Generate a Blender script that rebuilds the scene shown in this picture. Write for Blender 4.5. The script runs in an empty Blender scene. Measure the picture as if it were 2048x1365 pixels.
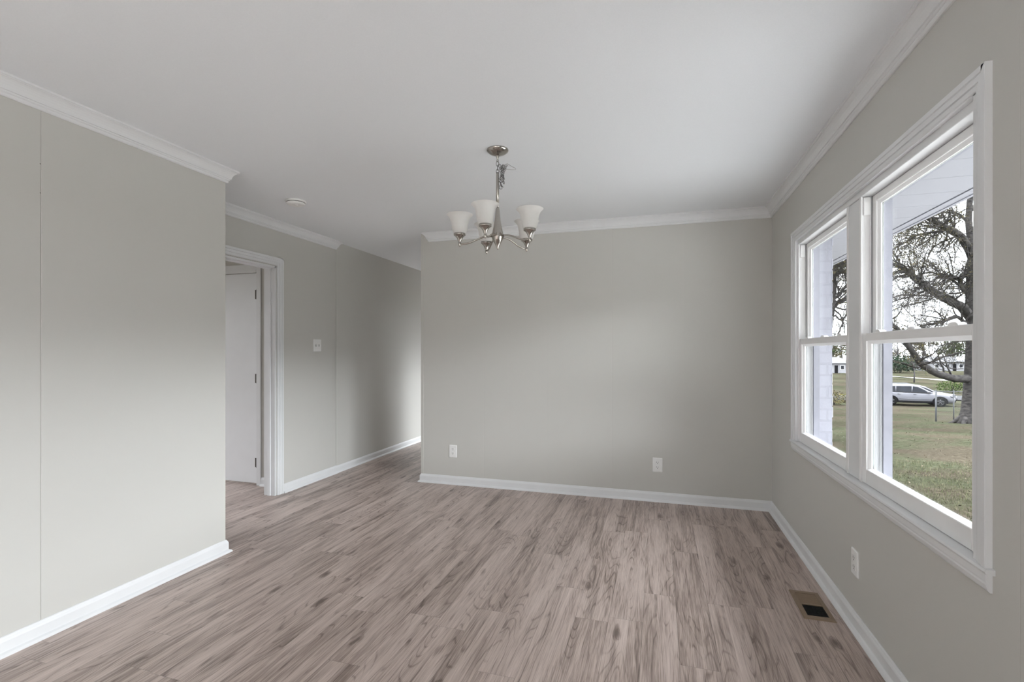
import bpy, math, random
from mathutils import Vector, Matrix

S = bpy.context.scene
COL = S.collection

# ------------------------------------------------------------------ camera, sky, exposure
CAM_H = 1.28
FPX, CX, HY = 976.0, 1024.0, 704.0          # focal length, principal column and horizon row of the 2048x1365 frame
YAW = math.atan2(293.0, FPX)
cam_data = bpy.data.cameras.new('camera')
cam = bpy.data.objects.new('camera', cam_data)
COL.objects.link(cam)
cam.location = (0, 0, CAM_H)
cam.rotation_euler = (math.pi / 2, 0, YAW)
cam_data.sensor_width = 36.0
cam_data.lens = FPX / 2048.0 * 36.0
cam_data.shift_y = (HY - 682.5) / 2048.0
cam_data.clip_start = 0.02
cam_data.clip_end = 600
S.camera = cam

VS = S.view_settings
VS.view_transform = 'Standard'
VS.look = 'None'
VS.gamma = 1.0
VS.use_curve_mapping = False
VS.exposure = 0.76

SKY_BASE, SKY_ZENITH, SKY_GLOW, SUN_AZ = 3.4, 7.5, 17.0, math.radians(-15)
world = bpy.data.worlds.new('overcast_sky')
S.world = world
world.use_nodes = True
wn, wl = world.node_tree.nodes, world.node_tree.links
wn.clear()
w_out = wn.new('ShaderNodeOutputWorld')
w_bg = wn.new('ShaderNodeBackground')
w_tc = wn.new('ShaderNodeTexCoord')
w_sep = wn.new('ShaderNodeSeparateXYZ')
def wmath(op, a, b=None, c=None):
    n = wn.new('ShaderNodeMath'); n.operation = op
    for i, x in enumerate((a, b, c)):
        if x is None: continue
        if hasattr(x, 'links'): wl.new(x, n.inputs[i])
        else: n.inputs[i].default_value = x
    return n.outputs[0]
def wstep(x, lo, hi):
    n = wn.new('ShaderNodeMapRange'); n.interpolation_type = 'SMOOTHSTEP'
    wl.new(x, n.inputs['Value']); n.inputs['From Min'].default_value = lo; n.inputs['From Max'].default_value = hi
    return n.outputs[0]
wl.new(w_tc.outputs['Generated'], w_sep.inputs[0])
sx, sy, sz = w_sep.outputs
# overcast sky; the low sun glows through thin cloud at the side of the house the window faces
hor = wmath('SQRT', wmath('ADD', wmath('MULTIPLY', sx, sx), wmath('MULTIPLY', sy, sy)))
az = wmath('DIVIDE', wmath('ADD', wmath('MULTIPLY', sx, math.cos(SUN_AZ)), wmath('MULTIPLY', sy, math.sin(SUN_AZ))), wmath('MAXIMUM', hor, 0.001))
glow = wmath('MULTIPLY', wmath('MULTIPLY', wstep(sz, 0.10, 0.16), wmath('SUBTRACT', 1.0, wstep(sz, 0.22, 0.50))), wstep(az, 0.72, 0.985))
w_bg.inputs[0].default_value = (0.965, 0.99, 1.04, 1)
# low sky toward -y dimmed to darken the back wall, brighter overhead
low_dim = wmath('MULTIPLY', wstep(wmath('DIVIDE', wmath('MULTIPLY', sy, -1.0), wmath('MAXIMUM', hor, 0.001)), 0.15, 0.65), wmath('SUBTRACT', 1.0, wstep(sz, 0.40, 0.62)))
base = wmath('MULTIPLY', wmath('ADD', SKY_BASE, wmath('MULTIPLY', wstep(sz, 0.38, 0.75), SKY_ZENITH)), wmath('SUBTRACT', 1.0, wmath('MULTIPLY', low_dim, 0.72)))
wl.new(wmath('ADD', base, wmath('MULTIPLY', glow, SKY_GLOW)), w_bg.inputs[1])
wl.new(w_bg.outputs[0], w_out.inputs[0])

S.cycles.max_bounces = 12
S.cycles.diffuse_bounces = 7
S.cycles.transparent_max_bounces = 24
S.cycles.sample_clamp_indirect = 8.0
S.cycles.use_denoising = True

def portal(name, loc, rot, sx, sy):
    d = bpy.data.lights.new(name, 'AREA')
    d.shape = 'RECTANGLE'
    d.size, d.size_y = sx, sy
    d.cycles.is_portal = True
    o = bpy.data.objects.new(name, d)
    o.location, o.rotation_euler = loc, rot
    COL.objects.link(o)

# ------------------------------------------------------------------ helpers
RV = Vector((math.cos(YAW), math.sin(YAW), 0))
FV = Vector((-math.sin(YAW), math.cos(YAW), 0))

def at(u, v, t):
    """point that stands t metres ahead of the camera and is seen at pixel (u, v)"""
    return FV * t + RV * ((u - CX) / FPX * t) + Vector((0, 0, CAM_H + (HY - v) / FPX * t))

class MB:
    def __init__(self):
        self.v, self.f, self.m, self.sm = [], [], [], []
    def add(self, vs, fs, mi=0, smooth=False):
        b = len(self.v)
        self.v += [tuple(p) for p in vs]
        for f in fs:
            self.f.append(tuple(i + b for i in f))
            self.m.append(mi)
            self.sm.append(smooth)
        return self
    def box(self, x0, x1, y0, y1, z0, z1, mi=0, bev=0.0):
        if x0 > x1: x0, x1 = x1, x0
        if y0 > y1: y0, y1 = y1, y0
        if z0 > z1: z0, z1 = z1, z0
        b = min(bev, (x1 - x0) * .45, (y1 - y0) * .45, (z1 - z0) * .45)
        if b <= 0:
            vs = [(x, y, z) for x in (x0, x1) for y in (y0, y1) for z in (z0, z1)]
            fs = [(0, 1, 3, 2), (4, 6, 7, 5), (0, 4, 5, 1), (2, 3, 7, 6), (0, 2, 6, 4), (1, 5, 7, 3)]
            return self.add(vs, fs, mi)
        # chamfered box: three rectangles per axis, joined
        vs, idx = [], {}
        def V(p):
            if p not in idx:
                idx[p] = len(vs); vs.append(p)
            return idx[p]
        X, Y, Z = (x0, x1), (y0, y1), (z0, z1)
        def P(ax, i, j, k):
            p = [X[i], Y[j], Z[k]]
            s = (1 - 2 * i, 1 - 2 * j, 1 - 2 * k)
            for a in range(3):
                if a != ax: p[a] += s[a] * b
            return V(tuple(p))
        fs = []
        for i in (0, 1):
            fs.append([P(0, i, 0, 0), P(0, i, 1, 0), P(0, i, 1, 1), P(0, i, 0, 1)])
            fs.append([P(1, 0, i, 0), P(1, 1, i, 0), P(1, 1, i, 1), P(1, 0, i, 1)])
            fs.append([P(2, 0, 0, i), P(2, 1, 0, i), P(2, 1, 1, i), P(2, 0, 1, i)])
            for j in (0, 1):
                fs.append([P(0, i, j, 0), P(0, i, j, 1), P(1, i, j, 1), P(1, i, j, 0)])
                fs.append([P(0, i, 0, j), P(0, i, 1, j), P(2, i, 1, j), P(2, i, 0, j)])
                fs.append([P(1, 0, i, j), P(1, 1, i, j), P(2, 1, i, j), P(2, 0, i, j)])
                for k in (0, 1):
                    fs.append([P(0, i, j, k), P(1, i, j, k), P(2, i, j, k)])
        return self.add(vs, fs, mi)
    def tube(self, pts, rad, n=8, mi=0, closed=False, cap=True):
        pts = [Vector(p) for p in pts]
        N = len(pts)
        rad = [rad] * N if not hasattr(rad, '__len__') else list(rad)
        vs, fs = [], []
        up = None
        for i, p in enumerate(pts):
            if closed: d = pts[(i + 1) % N] - pts[i - 1]
            else: d = pts[min(i + 1, N - 1)] - pts[max(i - 1, 0)]
            d = d.normalized() if d.length > 1e-9 else Vector((0, 0, 1))
            if up is None:
                up = d.orthogonal().normalized()
            else:
                up = up - d * up.dot(d)
                up = up.normalized() if up.length > 1e-6 else d.orthogonal().normalized()
            sd = d.cross(up)
            for k in range(n):
                a = 2 * math.pi * k / n
                vs.append(p + (up * math.cos(a) + sd * math.sin(a)) * rad[i])
        for i in range(N if closed else N - 1):
            j = (i + 1) % N
            for k in range(n):
                k2 = (k + 1) % n
                fs.append((i * n + k, i * n + k2, j * n + k2, j * n + k))
        self.add(vs, fs, mi, True)
        if cap and not closed:
            b = len(self.v) - len(vs)
            self.f.append(tuple(b + k for k in reversed(range(n)))); self.m.append(mi); self.sm.append(False)
            self.f.append(tuple(b + (N - 1) * n + k for k in range(n))); self.m.append(mi); self.sm.append(False)
        return self
    def lathe(self, prof, c=(0, 0, 0), n=32, mi=0, axis='z', smooth=True):
        vs, fs = [], []
        for (r, h) in prof:
            for k in range(n):
                a = 2 * math.pi * k / n
                x, y = r * math.cos(a), r * math.sin(a)
                if axis == 'z': p = (c[0] + x, c[1] + y, c[2] + h)
                elif axis == 'x': p = (c[0] + h, c[1] + x, c[2] + y)
                else: p = (c[0] + x, c[1] + h, c[2] + y)
                vs.append(p)
        for i in range(len(prof) - 1):
            for k in range(n):
                k2 = (k + 1) % n
                fs.append((i * n + k, i * n + k2, (i + 1) * n + k2, (i + 1) * n + k))
        self.add(vs, fs, mi, smooth)
        return self
    def prism(self, poly, axis, a0, a1, mi=0):
        """closed 2D outline pushed along an axis; poly in the two other axes in x,y,z order"""
        n = len(poly)
        vs = []
        for a in (a0, a1):
            for (p, q) in poly:
                vs.append({'x': (a, p, q), 'y': (p, a, q), 'z': (p, q, a)}[axis])
        fs = [tuple(range(n)), tuple(range(2 * n - 1, n - 1, -1))]
        for i in range(n):
            j = (i + 1) % n
            fs.append((i, j, n + j, n + i))
        return self.add(vs, fs, mi)
    def sweep(self, prof, path, normals, k0=0.0, k1=0.0, mi=0):
        """trim profile (out from wall, height) run along a path; normals = outward normal of every segment; mitred at corners"""
        vs, fs = [], []
        n, N = len(prof), len(path)
        for i in range(N):
            P = Vector(path[i])
            if i == 0 or i == N - 1:
                nn = Vector(normals[0 if i == 0 else -1])
                d = (Vector(path[1]) - Vector(path[0])).normalized() if i == 0 else (Vector(path[-1]) - Vector(path[-2])).normalized()
                off = nn + (d * -k0 if i == 0 else d * k1)
            else:
                a, b = Vector(normals[i - 1]), Vector(normals[i])
                off = (a + b) / (1 + a.dot(b))
            for (o, h) in prof:
                q = P + off * o
                vs.append((q.x, q.y, h))
        for i in range(N - 1):
            for k in range(n):
                k2 = (k + 1) % n
                fs.append((i * n + k, i * n + k2, (i + 1) * n + k2, (i + 1) * n + k))
        fs.append(tuple(range(n)))
        fs.append(tuple((N - 1) * n + k for k in reversed(range(n))))
        return self.add(vs, fs, mi)
    def build(self, name, mat, parent=None, origin=None, bevel=0.0, auto=None):
        import bmesh
        me = bpy.data.meshes.new(name)
        o = origin or (0, 0, 0)
        vs = [(p[0] - o[0], p[1] - o[1], p[2] - o[2]) for p in self.v]
        me.from_pydata(vs, [], self.f)
        mats = mat if isinstance(mat, (list, tuple)) else [mat]
        for m_ in mats: me.materials.append(m_)
        me.polygons.foreach_set('material_index', self.m)
        me.polygons.foreach_set('use_smooth', self.sm)
        if len(self.v) < 60000:
            bm = bmesh.new(); bm.from_mesh(me)
            bmesh.ops.recalc_face_normals(bm, faces=bm.faces)
            bm.to_mesh(me); bm.free()
        me.update()
        ob = bpy.data.objects.new(name, me)
        COL.objects.link(ob)
        if parent is not None: ob.parent = parent
        elif origin is not None: ob.location = origin
        if bevel:
            b = ob.modifiers.new('edge', 'BEVEL'); b.width = bevel; b.segments = 2; b.limit_method = 'ANGLE'
        return ob

def structure(o):
    o['kind'] = 'structure'
    return o

def thing(name, label, cat, loc=(0, 0, 0), rot=(0, 0, 0), group=None):
    o = bpy.data.objects.new(name, None)
    COL.objects.link(o)
    o.empty_display_size = 0.1
    o.location, o.rotation_euler = loc, rot
    tag(o, label, cat, group)
    return o

def tag(o, label, cat, group=None):
    o['label'], o['category'] = label, cat
    if group: o['group'] = group
    return o

def kids(o): return [c for c in bpy.data.objects if c.parent == o]

def dup(root, loc, rot, label, group=None):
    r = root.copy(); COL.objects.link(r)
    r.location, r.rotation_euler = loc, rot
    r['label'] = label
    if group: r['group'] = group
    for ch in kids(root):
        c = ch.copy(); COL.objects.link(c); c.parent = r
        for g in kids(ch):
            d = g.copy(); COL.objects.link(d); d.parent = c
    return r

# ------------------------------------------------------------------ materials
def mat(name, col, rough=0.5, metal=0.0, spec=0.5):
    m = bpy.data.materials.new(name)
    m.use_nodes = True
    b = m.node_tree.nodes['Principled BSDF']
    b.inputs['Base Color'].default_value = (*col, 1)
    b.inputs['Roughness'].default_value = rough
    b.inputs['Metallic'].default_value = metal
    b.inputs['Specular IOR Level'].default_value = spec
    return m

def N(m, t, **kw):
    n = m.node_tree.nodes.new(t)
    for k, v in kw.items(): setattr(n, k, v)
    return n
def L(m, a, b): m.node_tree.links.new(a, b)
def bsdf(m): return m.node_tree.nodes['Principled BSDF']
def math_node(m, op, a, b=None, c=None):
    n = N(m, 'ShaderNodeMath', operation=op)
    for i, x in enumerate((a, b, c)):
        if x is None: continue
        if hasattr(x, 'links'): L(m, x, n.inputs[i])
        else: n.inputs[i].default_value = x
    return n.outputs[0]

def noisy(m, scale, c1, c2, detail=4.0, vec_scale=None, bump=0.0, rough=0.5):
    tc = N(m, 'ShaderNodeTexCoord')
    mp = N(m, 'ShaderNodeMapping')
    if vec_scale: mp.inputs['Scale'].default_value = vec_scale
    L(m, tc.outputs['Object'], mp.inputs[0])
    nz = N(m, 'ShaderNodeTexNoise'); nz.inputs['Scale'].default_value = scale; nz.inputs['Detail'].default_value = detail
    L(m, mp.outputs[0], nz.inputs[0])
    rp = N(m, 'ShaderNodeValToRGB')
    rp.color_ramp.elements[0].position = 0.3; rp.color_ramp.elements[0].color = (*c1, 1)
    rp.color_ramp.elements[1].position = 0.7; rp.color_ramp.elements[1].color = (*c2, 1)
    L(m, nz.outputs[0], rp.inputs[0])
    L(m, rp.outputs[0], bsdf(m).inputs['Base Color'])
    if bump:
        bp = N(m, 'ShaderNodeBump'); bp.inputs['Strength'].default_value = bump; bp.inputs['Distance'].default_value = 0.01
        L(m, nz.outputs[0], bp.inputs['Height']); L(m, bp.outputs[0], bsdf(m).inputs['Normal'])
    return m

def wall_mat(name, col, axis=None, grooves=(), depth=0.0015):
    """eggshell painted panelling; grooves = positions of the shallow joints between the sheets along one axis"""
    m = mat(name, col, 0.55, 0, 0.3)
    tc = N(m, 'ShaderNodeTexCoord')
    nz = N(m, 'ShaderNodeTexNoise'); nz.inputs['Scale'].default_value = 140; nz.inputs['Detail'].default_value = 2
    L(m, tc.outputs['Object'], nz.inputs[0])
    h = math_node(m, 'MULTIPLY', nz.outputs[0], 0.00006)
    if axis:
        sp = N(m, 'ShaderNodeSeparateXYZ'); L(m, tc.outputs['Object'], sp.inputs[0])
        for g in grooves:
            g, w = g if isinstance(g, tuple) else (g, 0.003)
            d = math_node(m, 'ABSOLUTE', math_node(m, 'SUBTRACT', sp.outputs[axis], g))
            k = math_node(m, 'SUBTRACT', 1.0, math_node(m, 'MINIMUM', math_node(m, 'DIVIDE', d, w), 1.0))
            h = math_node(m, 'SUBTRACT', h, math_node(m, 'MULTIPLY', k, depth))
    bp = N(m, 'ShaderNodeBump'); bp.inputs['Strength'].default_value = 1.0; bp.inputs['Distance'].default_value = 1.0
    L(m, h, bp.inputs['Height']); L(m, bp.outputs[0], bsdf(m).inputs['Normal'])
    return m

WALL = (0.558, 0.551, 0.522)
M_wall = wall_mat('greige_wall_paint', WALL)
M_wall_back = wall_mat('greige_panel_back', WALL, 'X', [(-1.88, .002), (-1.586, .003), (-1.33, .002), (-0.39, .002), (-0.97, .0015), (0.2, .0015)], 0.0006)
M_wall_left = wall_mat('greige_panel_left', WALL, 'Y', [(1.485, .003), (0.2, .003), (-1.02, .003)], 0.002)
M_wall_right = wall_mat('greige_panel_right', WALL, 'Y', [(1.545, .003), (1.44, .002)], 0.0006)
M_ceil = noisy(mat('ceiling_paint', (0.8, 0.81, 0.83), 0.8, 0, 0.2), 180, (0.79, 0.81, 0.835), (0.81, 0.83, 0.855), 2)
M_trim = noisy(mat('white_trim_gloss', (0.82, 0.82, 0.81), 0.32, 0, 0.5), 6, (0.715, 0.725, 0.735), (0.745, 0.755, 0.765), 2)
M_door = noisy(mat('white_door_paint', (0.78, 0.78, 0.78), 0.4), 5, (0.77, 0.785, 0.80), (0.795, 0.81, 0.825), 2)
M_vinyl = noisy(mat('white_vinyl', (0.83, 0.83, 0.83), 0.35), 8, (0.82, 0.82, 0.82), (0.85, 0.85, 0.85), 2)
M_extpaint = noisy(mat('lavender_exterior_paint', (0.12, 0.12, 0.13), 0.7, 0, .05), 20, (0.205, 0.205, 0.235), (0.235, 0.235, 0.265), 3)  # lavender paint, toned down against the bright sky outside
M_extliner = noisy(mat('dimmed_vinyl_liner', (0.17, 0.17, 0.17), 0.6, 0, .1), 20, (0.30, 0.30, 0.305), (0.36, 0.36, 0.365), 3, (1, 6, .2))  # white vinyl coloured darker to offset the strong daylight outside
M_plate = noisy(mat('white_cover_plate', (0.8, 0.8, 0.79), 0.3), 40, (0.79, 0.79, 0.78), (0.82, 0.82, 0.81), 2)
M_dark = noisy(mat('dark_slot', (0.03, 0.03, 0.03), 0.6), 60, (0.025, 0.025, 0.025), (0.04, 0.04, 0.04), 2)
M_bronze = noisy(mat('dark_bronze_hinge', (0.08, 0.07, 0.06), 0.4, 0.8), 60, (0.06, 0.055, 0.05), (0.1, 0.09, 0.08), 2)
M_nickel = noisy(mat('brushed_nickel', (0.45, 0.42, 0.385), 0.19, 1.0), 90, (0.40, 0.375, 0.34), (0.48, 0.45, 0.415), 3, (1, 1, 12))
M_chain = noisy(mat('grey_chain_metal', (0.3, 0.3, 0.3), 0.35, 1.0), 200, (0.13, 0.13, 0.13), (0.24, 0.235, 0.23), 2)
M_wire = noisy(mat('clear_lamp_wire', (0.62, 0.62, 0.62), 0.3), 200, (0.36, 0.36, 0.36), (0.5, 0.5, 0.5), 2)
M_vent = noisy(mat('tan_register', (0.235, 0.17, 0.11), 0.45, 0.0), 120, (0.22, 0.16, 0.105), (0.25, 0.18, 0.12), 2)

def frosted():
    m = mat('frosted_glass_shade', (0.86, 0.84, 0.8), 0.35)
    nt = m.node_tree
    tr = N(m, 'ShaderNodeBsdfTranslucent')
    nz = N(m, 'ShaderNodeTexNoise'); nz.inputs['Scale'].default_value = 14; nz.inputs['Detail'].default_value = 5
    tc = N(m, 'ShaderNodeTexCoord'); L(m, tc.outputs['Object'], nz.inputs[0])
    rp = N(m, 'ShaderNodeValToRGB')
    rp.color_ramp.elements[0].color = (0.84, 0.83, 0.81, 1); rp.color_ramp.elements[1].color = (0.93, 0.925, 0.91, 1)
    L(m, nz.outputs[0], rp.inputs[0]); L(m, rp.outputs[0], tr.inputs[0]); L(m, rp.outputs[0], bsdf(m).inputs['Base Color'])
    mx = N(m, 'ShaderNodeMixShader'); mx.inputs[0].default_value = 0.5
    L(m, bsdf(m).outputs[0], mx.inputs[1]); L(m, tr.outputs[0], mx.inputs[2])
    L(m, mx.outputs[0], nt.nodes['Material Output'].inputs[0])
    return m
M_shade = frosted()

def pane_glass():
    m = bpy.data.materials.new('window_glass'); m.use_nodes = True
    nt = m.node_tree; nt.nodes.remove(bsdf(m))
    tr = N(m, 'ShaderNodeBsdfTransparent'); tr.inputs[0].default_value = (0.97, 0.985, 0.98, 1)
    gl = N(m, 'ShaderNodeBsdfGlossy'); gl.inputs['Roughness'].default_value = 0.02
    lw = N(m, 'ShaderNodeLayerWeight'); lw.inputs[0].default_value = 0.5
    fac = math_node(m, 'ADD', 0.02, math_node(m, 'MULTIPLY', math_node(m, 'POWER', lw.outputs['Facing'], 5.0), 0.35))
    mx = N(m, 'ShaderNodeMixShader')
    L(m, fac, mx.inputs[0]); L(m, tr.outputs[0], mx.inputs[1]); L(m, gl.outputs[0], mx.inputs[2])
    L(m, mx.outputs[0], nt.nodes['Material Output'].inputs[0])
    return m
M_glass = pane_glass()

def floor_mat():
    m = mat('oak_laminate', (0.2, 0.15, 0.12), 0.3, 0, 0.7)
    W_, LN = 0.1555, 1.19
    tc = N(m, 'ShaderNodeTexCoord')
    sp = N(m, 'ShaderNodeSeparateXYZ'); L(m, tc.outputs['Object'], sp.inputs[0])
    X, Y = sp.outputs['X'], sp.outputs['Y']
    xs = math_node(m, 'DIVIDE', math_node(m, 'ADD', X, 10 * W_ - 0.705 + W_), W_)
    ix = math_node(m, 'FLOOR', xs)
    fx = math_node(m, 'FRACT', xs)
    wn_ = N(m, 'ShaderNodeTexWhiteNoise', noise_dimensions='1D'); L(m, ix, wn_.inputs['W'])
    ys = math_node(m, 'ADD', math_node(m, 'DIVIDE', Y, LN), math_node(m, 'MULTIPLY', wn_.outputs['Value'], 7.3))
    iy = math_node(m, 'FLOOR', ys)
    fy = math_node(m, 'FRACT', ys)
    cmb = N(m, 'ShaderNodeCombineXYZ'); L(m, ix, cmb.inputs[0]); L(m, iy, cmb.inputs[1])
    wp = N(m, 'ShaderNodeTexWhiteNoise', noise_dimensions='3D'); L(m, cmb.outputs[0], wp.inputs['Vector'])
    # a plank is printed as two unequal strips, each with a tone of its own
    split = math_node(m, 'GREATER_THAN', fx, math_node(m, 'ADD', 0.36, math_node(m, 'MULTIPLY', wp.outputs['Value'], 0.3)))
    cmb2 = N(m, 'ShaderNodeCombineXYZ'); L(m, ix, cmb2.inputs[0]); L(m, iy, cmb2.inputs[1]); L(m, split, cmb2.inputs[2])
    ws = N(m, 'ShaderNodeTexWhiteNoise', noise_dimensions='3D'); L(m, cmb2.outputs[0], ws.inputs['Vector'])
    shift = N(m, 'ShaderNodeVectorMath', operation='SCALE'); L(m, ws.outputs['Color'], shift.inputs[0]); shift.inputs['Scale'].default_value = 23.0
    def vec(sx, sy):
        c = N(m, 'ShaderNodeCombineXYZ')
        L(m, math_node(m, 'MULTIPLY', X, sx), c.inputs[0]); L(m, math_node(m, 'MULTIPLY', Y, sy), c.inputs[1])
        a = N(m, 'ShaderNodeVectorMath', operation='ADD'); L(m, c.outputs[0], a.inputs[0]); L(m, shift.outputs[0], a.inputs[1])
        return a.outputs[0]
    # slow warp shared by grain and rings
    warp = N(m, 'ShaderNodeTexNoise'); warp.inputs['Scale'].default_value = 1.0; warp.inputs['Detail'].default_value = 3
    L(m, vec(9, 2.6), warp.inputs[0])
    # cathedral rings: contours of a stretched noise
    ring = N(m, 'ShaderNodeTexNoise'); ring.inputs['Scale'].default_value = 1.0; ring.inputs['Detail'].default_value = 1.2
    L(m, vec(7.0, .75), ring.inputs[0])
    grain = N(m, 'ShaderNodeTexNoise'); grain.inputs['Scale'].default_value = 1.0; grain.inputs['Detail'].default_value = 4; grain.inputs['Roughness'].default_value = 0.6
    L(m, vec(330, 8.0), grain.inputs[0])
    mid = N(m, 'ShaderNodeTexNoise'); mid.inputs['Scale'].default_value = 1.0; mid.inputs['Detail'].default_value = 3
    L(m, vec(85, 2.6), mid.inputs[0])
    blot = N(m, 'ShaderNodeTexNoise'); blot.inputs['Scale'].default_value = 1.0; blot.inputs['Detail'].default_value = 4
    L(m, vec(16, 2.0), blot.inputs[0])
    # knots and dark cathedral patches
    vo = N(m, 'ShaderNodeTexVoronoi'); vo.inputs['Scale'].default_value = 1.0; vo.inputs['Randomness'].default_value = 1.0
    wv = N(m, 'ShaderNodeVectorMath', operation='ADD'); L(m, vec(10.0, 3.4), wv.inputs[0])
    wsc = N(m, 'ShaderNodeVectorMath', operation='SCALE'); L(m, warp.outputs['Color'], wsc.inputs[0]); wsc.inputs['Scale'].default_value = 0.8
    L(m, wsc.outputs[0], wv.inputs[1]); L(m, wv.outputs[0], vo.inputs['Vector'])
    pick = math_node(m, 'GREATER_THAN', N_sep(m, vo.outputs['Color']), 0.74)
    knot = math_node(m, 'MULTIPLY', pick, math_node(m, 'MAXIMUM', 0.0, math_node(m, 'SUBTRACT', 1.0, math_node(m, 'DIVIDE', vo.outputs['Distance'], 0.25))))
    rings = math_node(m, 'ABSOLUTE', math_node(m, 'SINE', math_node(m, 'ADD', math_node(m, 'MULTIPLY', ring.outputs[0], 70.0), math_node(m, 'MULTIPLY', math_node(m, 'ADD', warp.outputs[0], math_node(m, 'MULTIPLY', knot, 1.2)), 5.0))))
    # tone value
    t = math_node(m, 'ADD', 0.42, math_node(m, 'MULTIPLY', math_node(m, 'SUBTRACT', ws.outputs['Value'], 0.5), 0.20))
    t = math_node(m, 'ADD', t, math_node(m, 'MULTIPLY', math_node(m, 'ADD', math_node(m, 'MULTIPLY', math_node(m, 'SUBTRACT', grain.outputs[0], 0.5), 1.0), math_node(m, 'MULTIPLY', math_node(m, 'SUBTRACT', mid.outputs[0], 0.5), 0.55)), 1.0))
    t = math_node(m, 'ADD', t, math_node(m, 'MULTIPLY', math_node(m, 'SUBTRACT', blot.outputs[0], 0.5), 0.75))
    # thin dark growth lines, strongest where the board is figured
    line = math_node(m, 'MAXIMUM', 0.0, math_node(m, 'SUBTRACT', 1.0, math_node(m, 'MULTIPLY', rings, 2.2)))
    figure = math_node(m, 'MINIMUM', 1.0, math_node(m, 'MAXIMUM', 0.15, math_node(m, 'MULTIPLY', math_node(m, 'SUBTRACT', 0.62, blot.outputs[0]), 5.0)))
    t = math_node(m, 'SUBTRACT', t, math_node(m, 'MULTIPLY', math_node(m, 'MULTIPLY', line, figure), 0.26))
    t = math_node(m, 'ADD', t, 0.03)
    t = math_node(m, 'SUBTRACT', t, math_node(m, 'MULTIPLY', knot, 0.62))
    rp = N(m, 'ShaderNodeValToRGB')
    el = rp.color_ramp.elements
    el[0].position = 0.0; el[0].color = (0.135, 0.099, 0.083, 1)
    el[1].position = 1.0; el[1].color = (0.73, 0.63, 0.575, 1)
    e = el.new(0.28); e.color = (0.30, 0.232, 0.202, 1)
    e = el.new(0.5); e.color = (0.475, 0.385, 0.343, 1)
    e = el.new(0.72); e.color = (0.58, 0.48, 0.435, 1)
    L(m, t, rp.inputs[0])
    # seams between planks
    ex = math_node(m, 'MULTIPLY', math_node(m, 'MINIMUM', fx, math_node(m, 'SUBTRACT', 1.0, fx)), W_)
    ey = math_node(m, 'MULTIPLY', math_node(m, 'MINIMUM', fy, math_node(m, 'SUBTRACT', 1.0, fy)), LN)
    ed = math_node(m, 'MINIMUM', ex, ey)
    seam = math_node(m, 'SUBTRACT', 1.0, math_node(m, 'MINIMUM', 1.0, math_node(m, 'DIVIDE', ed, 0.0016)))
    mx = N(m, 'ShaderNodeMix', data_type='RGBA')
    L(m, math_node(m, 'MULTIPLY', seam, 0.55), mx.inputs[0]); L(m, rp.outputs[0], mx.inputs[6]); mx.inputs[7].default_value = (0.08, 0.06, 0.05, 1)
    L(m, mx.outputs[2], bsdf(m).inputs['Base Color'])
    h = math_node(m, 'ADD', math_node(m, 'MULTIPLY', grain.outputs[0], 0.0005), math_node(m, 'MULTIPLY', rings, 0.00012))
    h = math_node(m, 'SUBTRACT', h, math_node(m, 'MULTIPLY', seam, 0.0008))
    bp = N(m, 'ShaderNodeBump'); bp.inputs['Strength'].default_value = 0.6; bp.inputs['Distance'].default_value = 1.0
    L(m, h, bp.inputs['Height']); L(m, bp.outputs[0], bsdf(m).inputs['Normal'])
    r = math_node(m, 'ADD', 0.34, math_node(m, 'MULTIPLY', grain.outputs[0], 0.16))
    L(m, r, bsdf(m).inputs['Roughness'])
    return m
def N_sep(m, col):
    s = N(m, 'ShaderNodeSeparateColor'); L(m, col, s.inputs[0]); return s.outputs[0]
M_floor = floor_mat()

# ------------------------------------------------------------------ room shell
H = 2.44
XR, YB, XN, XW = 0.872, 4.355, -2.645, -3.26     # window wall, back wall, near left wall, far left wall (all room faces)
YN = 2.455                                       # end of the near left wall
YE = -3.2                                        # wall behind the camera
XBL = -2.24                                      # free left end of the back wall
XO = 0.985                                       # outer face of the framed window wall
YH = 8.6                                         # end of the hall
WY1, WY2, WZ1, WZ2 = 1.708, 3.639, 0.688, 2.017  # window opening
XL = -5.4                                        # far side of the room behind the doorway

def add_struct(name, mb, m, **kw): return structure(mb.build(name, m, **kw))

add_struct('floor', MB().box(XL, XO, YE - .12, YH + .12, -0.05, 0.0), M_floor)
add_struct('ceiling', MB().box(XL - .1, XO, YE - .12, YH + .12, H, H + 0.12), M_ceil)

def wall_x(x0, x1, y0, y1, holes):
    """wall in a plane of constant x, with rectangular openings (ya, yb, za, zb)"""
    mb = MB()
    y = y0
    for (a, b, za, zb) in sorted(holes):
        mb.box(x0, x1, y, a, 0, H)
        if za > 0: mb.box(x0, x1, a, b, 0, za)
        if zb < H: mb.box(x0, x1, a, b, zb, H)
        y = b
    mb.box(x0, x1, y, y1, 0, H)
    return mb
def wall_y(y0, y1, x0, x1, holes):
    mb = MB()
    x = x0
    for (a, b, za, zb) in sorted(holes):
        mb.box(x, a, y0, y1, 0, H)
        if za > 0: mb.box(a, b, y0, y1, 0, za)
        if zb < H: mb.box(a, b, y0, y1, zb, H)
        x = b
    mb.box(x, x1, y0, y1, 0, H)
    return mb

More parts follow.
